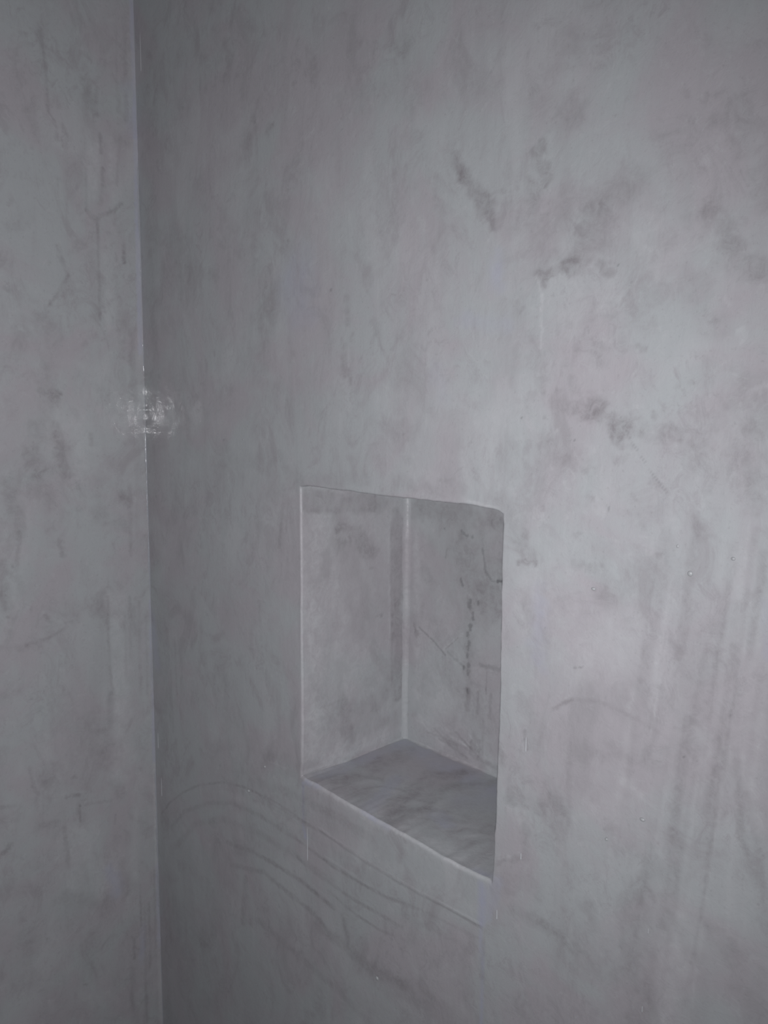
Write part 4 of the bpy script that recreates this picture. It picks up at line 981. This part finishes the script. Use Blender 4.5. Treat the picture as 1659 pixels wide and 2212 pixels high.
# ------------------------------------------------------------------ microcement
def microcement(name, coat):
    m = bpy.data.materials.new(name)
    m.use_nodes = True
    nt = m.node_tree
    N, Lk = nt.nodes, nt.links
    bsdf = N['Principled BSDF']
    geo = N.new('ShaderNodeNewGeometry')

    def noise(scale, detail, rough, dist=0.0, vec=None, stretch=None):
        n = N.new('ShaderNodeTexNoise')
        n.inputs['Scale'].default_value = scale
        n.inputs['Detail'].default_value = detail
        n.inputs['Roughness'].default_value = rough
        n.inputs['Distortion'].default_value = dist
        src = geo.outputs['Position']
        if stretch:
            mp = N.new('ShaderNodeMapping')
            mp.inputs['Scale'].default_value = stretch
            Lk.new(src, mp.inputs['Vector'])
            src = mp.outputs['Vector']
        Lk.new(src, n.inputs['Vector'])
        return n.outputs['Fac']

    def ramp(fac, lo, hi, a=0.0, b=1.0):
        r = N.new('ShaderNodeMapRange')
        r.interpolation_type = 'SMOOTHSTEP'
        r.inputs['From Min'].default_value = lo
        r.inputs['From Max'].default_value = hi
        r.inputs['To Min'].default_value = a
        r.inputs['To Max'].default_value = b
        Lk.new(fac, r.inputs['Value'])
        return r.outputs['Result']

    def mix(fac, a, b, mode='MIX'):
        x = N.new('ShaderNodeMix')
        x.data_type = 'RGBA'
        x.blend_type = mode
        for sock, val in ((x.inputs['Factor'], fac), (x.inputs['A'], a), (x.inputs['B'], b)):
            if isinstance(val, (int, float)):
                sock.default_value = val
            elif isinstance(val, tuple):
                sock.default_value = (*val, 1)
            else:
                Lk.new(val, sock)
        return x.outputs['Result']

    def attr(name):
        a = N.new('ShaderNodeAttribute')
        a.attribute_name = name
        return a.outputs['Fac']

    def math_(op, a, b):
        x = N.new('ShaderNodeMath')
        x.operation = op
        for k, val in enumerate((a, b)):
            if isinstance(val, (int, float)):
                x.inputs[k].default_value = val
            else:
                Lk.new(val, x.inputs[k])
        return x.outputs[0]

    col = mix(ramp(noise(6.5, 5, 0.6, 0.6), 0.40, 0.62), (0.400, 0.417, 0.427), (0.400, 0.381, 0.403))
    col = mix(ramp(noise(15, 8, 0.68, 1.2, stretch=(1, 1, 0.7)), 0.48, 0.70, 0, 0.75), col, (0.330, 0.318, 0.334))
    col = mix(ramp(noise(24, 3, 0.5, 0.5, stretch=(1, 1, 0.16)), 0.52, 0.75, 0, 0.32), col, (0.335, 0.324, 0.340))
    col = mix(ramp(noise(11, 3, 0.5, 0.8, stretch=(1, 1, 0.6)), 0.52, 0.70, 0, 0.5), col, (0.452, 0.460, 0.473))
    patchy = ramp(noise(9, 3, 0.55, 0.5), 0.42, 0.62)
    col = mix(math_('MULTIPLY', ramp(noise(48, 9, 0.78, 1.0, stretch=(1, 1, 0.75)), 0.48, 0.66, 0, 0.6), patchy), col, (0.318, 0.304, 0.322))
    col = mix(ramp(noise(62, 9, 0.76, 0.8), 0.53, 0.70, 0, 0.4), col, (0.462, 0.472, 0.482))
    col = mix(ramp(noise(230, 3, 0.65), 0.56, 0.80, 0, 0.4), col, (0.27, 0.262, 0.272))
    grain = ramp(noise(95, 7, 0.72, 0.8), 0.34, 0.66, 0.5, 1.4)
    col = mix(math_('MULTIPLY', attr('pale'), grain), col, (0.56, 0.565, 0.58))
    col = mix(attr('blue'), col, (0.385, 0.395, 0.475))
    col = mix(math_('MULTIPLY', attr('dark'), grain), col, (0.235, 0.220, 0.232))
    col = mix(attr('speck'), col, (0.06, 0.06, 0.062))
    Lk.new(col, bsdf.inputs['Base Color'])

    rg = ramp(noise(18, 5, 0.6, 0.5), 0.35, 0.65, 0.34, 0.52)
    Lk.new(rg, bsdf.inputs['Roughness'])
    bsdf.inputs['Specular IOR Level'].default_value = 0.35
    bsdf.inputs['Coat Weight'].default_value = coat
    bsdf.inputs['Coat Roughness'].default_value = 0.10

    b1 = N.new('ShaderNodeBump')
    b1.inputs['Strength'].default_value = 0.35
    b1.inputs['Distance'].default_value = 0.0012
    hgt = math_('ADD', math_('MULTIPLY', noise(60, 6, 0.65, 1.0), 1.0), math_('MULTIPLY', noise(90, 3, 0.5, 0.3, stretch=(1, 1, 0.2)), 0.6))
    Lk.new(hgt, b1.inputs['Height'])
    b2 = N.new('ShaderNodeBump')
    b2.inputs['Strength'].default_value = 0.10
    b2.inputs['Distance'].default_value = 0.0005
    Lk.new(noise(480, 3, 0.6), b2.inputs['Height'])
    Lk.new(b1.outputs['Normal'], b2.inputs['Normal'])
    Lk.new(b2.outputs['Normal'], bsdf.inputs['Normal'])
    b3 = N.new('ShaderNodeBump')
    b3.inputs['Strength'].default_value = 1.0
    b3.inputs['Distance'].default_value = 0.00030
    Lk.new(noise(46, 3, 0.5, 0.6), b3.inputs['Height'])
    Lk.new(b3.outputs['Normal'], bsdf.inputs['Coat Normal'])
    return m


CEMENT = microcement('polished_cement', 0.46)
MATT = microcement('matt_cement', 0.0)


def plain(name, rgb, rough):
    m = bpy.data.materials.new(name)
    m.use_nodes = True
    nt = m.node_tree
    b = nt.nodes['Principled BSDF']
    n = nt.nodes.new('ShaderNodeTexNoise')
    n.inputs['Scale'].default_value = 60
    r = nt.nodes.new('ShaderNodeMix')
    r.data_type = 'RGBA'
    r.inputs['A'].default_value = (*rgb, 1)
    r.inputs['B'].default_value = (*[c * 0.85 for c in rgb], 1)
    nt.links.new(n.outputs['Fac'], r.inputs['Factor'])
    nt.links.new(r.outputs['Result'], b.inputs['Base Color'])
    b.inputs['Roughness'].default_value = rough
    return m


DRIP = plain('dried_cement_drip', (0.49, 0.50, 0.52), 0.3)
LUMP = plain('cement_lump', (0.40, 0.41, 0.42), 0.4)
CAULK = plain('corner_sealant', (0.38, 0.39, 0.42), 0.22)


def structure(o, label, cat):
    o['kind'] = 'structure'
    o['label'] = label
    o['category'] = cat


# ------------------------------------------------------------------ wall_right with its opening
edge_top, edge_bottom = table(EDGE_TOP), table(EDGE_BOTTOM)
edge_left, edge_right = table(EDGE_LEFT), table(EDGE_RIGHT)
X0, X1, Z0, Z1, DEP = NICHE_X0, NICHE_X1, NICHE_Z0, NICHE_Z1, NICHE_DEPTH
LIP = 0.0028


def bump1(q, at, far, near):
    """1 on the line, 0 a hand's breadth outside and at the opposite side"""
    return np.where(q < at, 1 - smooth(0, abs(at - near), at - q), 1 - smooth(0, abs(far - at), q - at))


def warp(u, v):
    """hand-made irregularity of the opening's four edges, faded into the wall"""
    wl = bump1(u, X0, X0 + 0.15, X0 - 0.10)
    wr = bump1(u, X1, X1 + 0.10, X1 - 0.15)
    wb = bump1(v, Z0, Z0 + 0.15, Z0 - 0.10)
    wt = bump1(v, Z1, Z1 + 0.10, Z1 - 0.15)
    du = wl * (edge_left(v) - X0) + wr * (edge_right(v) - X1)
    dv = wb * (edge_bottom(u) - Z0) + wt * (edge_top(u) - Z1)
    wob = 0.0005 * fbm(u / 0.012, v / 0.012, 77, 3)
    return u + du + wob * np.maximum(wl, wr) ** 4, v + dv + wob * np.maximum(wb, wt) ** 4


ST = 0.0019
lipsteps = [0.0004, 0.0009, 0.0015, 0.0021, 0.0028, 0.0036]
ul = np.concatenate([
    lines([(0.0, X0 - 0.0045, ST)]), X0 - np.array(lipsteps[::-1]), [X0],
    lines([(X0 + 0.004, X1 - 0.004, 0.004)]), [X1], X1 + np.array(lipsteps),
    lines([(X1 + 0.0045, 1.03, ST), (1.03, 1.90, 0.02)])])
vl = np.concatenate([
    lines([(0.0, 0.42, 0.02), (0.42, Z0 - 0.0045, ST)]), Z0 - np.array(lipsteps[::-1]), [Z0],
    lines([(Z0 + 0.002, Z1 - 0.002, ST)]), [Z1], Z1 + np.array(lipsteps),
    lines([(Z1 + 0.0045, 2.17, ST), (2.17, CEILING_Z, 0.02)])])
iu0, iu1 = np.searchsorted(ul, X0 - 1e-7), np.searchsorted(ul, X1 - 1e-7)
jv0, jv1 = np.searchsorted(vl, Z0 - 1e-7), np.searchsorted(vl, Z1 - 1e-7)
UU, VV = np.meshgrid(ul, vl, indexing='ij')
DU = np.maximum(np.maximum(X0 - UU, UU - X1), 0)
DV = np.maximum(np.maximum(Z0 - VV, VV - Z1), 0)
PU, PV = warp(UU, VV)
dark, pale, blue, speck, height = wear_and_shading('R', PU, PV)
dist = np.hypot(DU, np.where(VV < Z0, DV * 0.55, DV))
lip = np.clip(LIP - dist, 0, LIP)
fall = LIP - np.sqrt(np.maximum(LIP ** 2 - lip ** 2, 0))
PY = -height * smooth(0.0, 0.006, dist) + fall
lean = (LEAN * PV + LEAN_X0) * (1 - smooth(0, 0.1, UU))
front = np.stack([PU + lean, PY, PV], -1).reshape(-1, 3)
q = grid_quads(len(ul), len(vl), skip=(iu0, iu1, jv0, jv1))
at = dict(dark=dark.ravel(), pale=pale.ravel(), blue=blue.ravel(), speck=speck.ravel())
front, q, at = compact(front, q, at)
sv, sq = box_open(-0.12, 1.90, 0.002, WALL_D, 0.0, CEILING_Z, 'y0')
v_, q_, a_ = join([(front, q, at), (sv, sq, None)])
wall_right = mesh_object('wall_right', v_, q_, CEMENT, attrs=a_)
structure(wall_right, 'mottled grey microcement wall with trowel marks around the recessed niche', 'wall')

# ------------------------------------------------------------------ wall_left, square to it, slightly out of plumb
yl = -lines([(0.0, 0.02, 0.001), (0.02, 0.29, ST), (0.29, 1.5, 0.02)])
zl = lines([(0.0, 0.58, 0.02), (0.58, 2.11, ST), (2.11, CEILING_Z, 0.02)])
YY, ZZ = np.meshgrid(yl, zl, indexing='ij')
dark, pale, blue, speck, height = wear_and_shading('L', YY, ZZ)
edge_wob = 0.0009 * fbm(ZZ / 0.05, ZZ * 0 + 3, 5, 4) * (1 - smooth(0, 0.02, -YY))
PX = LEAN * ZZ + LEAN_X0 + height * smooth(0, 0.01, -YY) + edge_wob
front = np.stack([PX, YY, ZZ], -1).reshape(-1, 3)
q = grid_quads(len(yl), len(zl))
sv, sq = box_open(-0.12, -0.009, -1.5, 0.0, 0.0, CEILING_Z, 'x1')
v_, q_, a_ = join([(front, q, dict(dark=dark.ravel(), pale=pale.ravel(), blue=blue.ravel(), speck=speck.ravel())), (sv, sq, None)])
wall_left = mesh_object('wall_left', v_, q_, CEMENT, attrs=a_)
structure(wall_left, 'narrow strip of plain grey microcement wall left of the inside corner', 'wall')

# ------------------------------------------------------------------ floor and ceiling of the shower
def slab(name, z0, z1, label, cat):
    v, q = box_open(-0.12, 1.90, -1.5, WALL_D, z0, z1, '')
    o = mesh_object(name, v, q, CEMENT, smooth_shade=False)
    structure(o, label, cat)


slab('floor', -0.10, 0.0, 'grey microcement shower floor below the two walls', 'floor')
slab('ceiling', CEILING_Z, CEILING_Z + 0.10, 'grey cement ceiling above the two walls', 'ceiling')


# ------------------------------------------------------------------ strips that fill inside corners
def cove(name, p0, p1, a, b, r, mat, parent, seed, n=260, attr=None, irregular=1.0):
    """concave quarter strip along p0-p1 between the faces whose inward directions are a and b"""
    p0, p1, a, b = (np.array(t, float) for t in (p0, p1, a, b))
    t = np.linspace(0, 1, n)
    L = np.linalg.norm(p1 - p0)
    rad = r * (1 + 0.45 * irregular * fbm(t * L / 0.03, t * 0 + seed, seed, 4))
    k = 7
    ang = np.linspace(0, math.pi / 2, k)
    base = p0 + (p1 - p0) * t[:, None]
    rows = []
    for th in ang:
        ca, cb = 1 - math.sin(th), 1 - math.cos(th)
        lump = 1 + 0.25 * irregular * fbm(t * L / 0.006, t * 0 + th * 2, seed + 9, 3)
        rows.append(base + (a * ca + b * cb) * (rad * np.where(0 < th < 1.5, lump, 1))[:, None] - (a + b) * 0.0003)
    v = np.stack(rows, 0).reshape(-1, 3)
    q = grid_quads(k, n)
    nrm = np.cross(v[q[0, 1]] - v[q[0, 0]], v[q[0, 3]] - v[q[0, 0]])
    if np.dot(nrm, a + b) < 0:
        q = q[:, ::-1]
    return mesh_object(name, v, q, mat, parent=parent, attrs=attr)


cx0, cx1 = LEAN_X0, LEAN * CEILING_Z + LEAN_X0
cove('corner_seam', (cx0, 0, 0.0), (cx1, 0, CEILING_Z), (1, 0, 0), (0, -1, 0), 0.0026, CAULK, wall_left, 4, n=2600)

# ------------------------------------------------------------------ the niche
niche = bpy.data.objects.new('wall_niche', None)
niche.location = ((X0 + X1) / 2, 0.0, Z0)
scene.collection.objects.link(niche)
niche['label'] = 'tall rectangular recessed cement niche with flat sill in the right wall'
niche['category'] = 'niche'


def ease(y):
    return 1 - smooth(0.0, 0.08, y)


def panel(name, key, build, ua, va, flip, normal):
    U, V = np.meshgrid(ua, va, indexing='ij')
    P, su, sv_ = build(U, V)
    dark, pale, blue, speck, height = wear_and_shading(key, su, sv_)
    h = height * 0.8
    edge = np.minimum(np.minimum(su - su.min(), su.max() - su), np.minimum(sv_ - sv_.min(), sv_.max() - sv_))
    P = P + np.array(normal) * (h * smooth(0.0, 0.006, edge))[..., None]
    qd = grid_quads(len(ua), len(va), flip)
    v = P.reshape(-1, 3)
    nrm = np.cross(v[qd[0, 1]] - v[qd[0, 0]], v[qd[0, 3]] - v[qd[0, 0]])
    if np.dot(nrm, normal) < 0:
        qd = qd[:, ::-1]
    return mesh_object(name, v, qd, CEMENT, parent=niche,
                       attrs=dict(dark=dark.ravel(), pale=pale.ravel(), blue=blue.ravel(), speck=speck.ravel()))


dep = lines([(LIP, 0.02, 0.0014), (0.02, DEP, 0.0016)])
znl = lines([(Z0, Z1, 0.0016)])
xnl = lines([(X0, X1, 0.0016)])


def side(s):
    def f(Yv, Zv):
        wu, wv = warp(np.full(Zv.shape, s), Zv)
        e = ease(Yv - LIP)
        x = s + (wu - s) * e
        z = Zv + (wv - Zv) * e
        return np.stack([x, Yv, z], -1), Yv, z
    return f


def level(t):
    def f(Xv, Yv):
        wu, wv = warp(Xv, np.full(Xv.shape, t))
        e = ease(Yv - LIP)
        x = Xv + (wu - Xv) * e
        z = t + (wv - t) * e
        return np.stack([x, Yv, z], -1), x, Yv
    return f


def back(Xv, Zv):
    return np.stack([Xv, np.full(Xv.shape, DEP), Zv], -1), Xv, Zv


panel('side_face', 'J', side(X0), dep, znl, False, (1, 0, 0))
panel('side_face', '-', side(X1), dep, znl, False, (-1, 0, 0))
panel('back_face', 'B', back, xnl, znl, False, (0, -1, 0))
panel('sill', 'S', level(Z0), xnl, dep, False, (0, 0, 1))
panel('head', '-', level(Z1), xnl, dep, False, (0, 0, -1))
for s, a in ((X0, (1, 0, 0)), (X1, (-1, 0, 0))):
    cove('corner_bead', (s, DEP, Z0), (s, DEP, Z1), a, (0, -1, 0), 0.010, MATT, niche, 12, irregular=0.3)
    cove('sill_seam', (s, LIP + 0.004, Z0), (s, DEP, Z0), a, (0, 0, 1), 0.004, MATT, niche, 21, n=120)
cove('sill_seam', (X0, DEP, Z0), (X1, DEP, Z0), (0, -1, 0), (0, 0, 1), 0.0045, MATT, niche, 33, n=180)
cove('head_seam', (X0, DEP, Z1), (X1, DEP, Z1), (0, -1, 0), (0, 0, -1), 0.003, MATT, niche, 41, n=180)


# ------------------------------------------------------------------ dried drips and lumps standing proud of the wall
def blob(name, u, v, w, h, mat):
    drip = name == 'cement_drip'
    nr, ns = 14, 16
    verts = []
    t = np.linspace(0, 1, nr)
    for k in range(nr):
        ang = t[k] * math.pi
        zc = math.cos(ang)
        if drip:
            prof = math.sin(ang) * (0.38 + 0.62 * max(0.0, -zc) ** 2.5 + 0.0)
        else:
            prof = math.sin(ang)
        if drip and k == nr - 1:
            prof = 0
        for s in range(ns):
            a = 2 * math.pi * s / ns
            verts.append((u + math.cos(a) * prof * w * 0.5, -abs(min(0, math.sin(a))) * prof * w * 0.34 + max(0, math.sin(a)) * prof * w * 0.2, v + zc * h * 0.5))
    quads = []
    for k in range(nr - 1):
        for s in range(ns):
            quads.append((k * ns + s, (k + 1) * ns + s, (k + 1) * ns + (s + 1) % ns, k * ns + (s + 1) % ns))
    return mesh_object(name, np.array(verts), np.array(quads), mat, parent=wall_right)


for key, u, v, w, h, name in LUMPS:
    blob(name, u, v, w, h, DRIP if name == 'cement_drip' else LUMP)
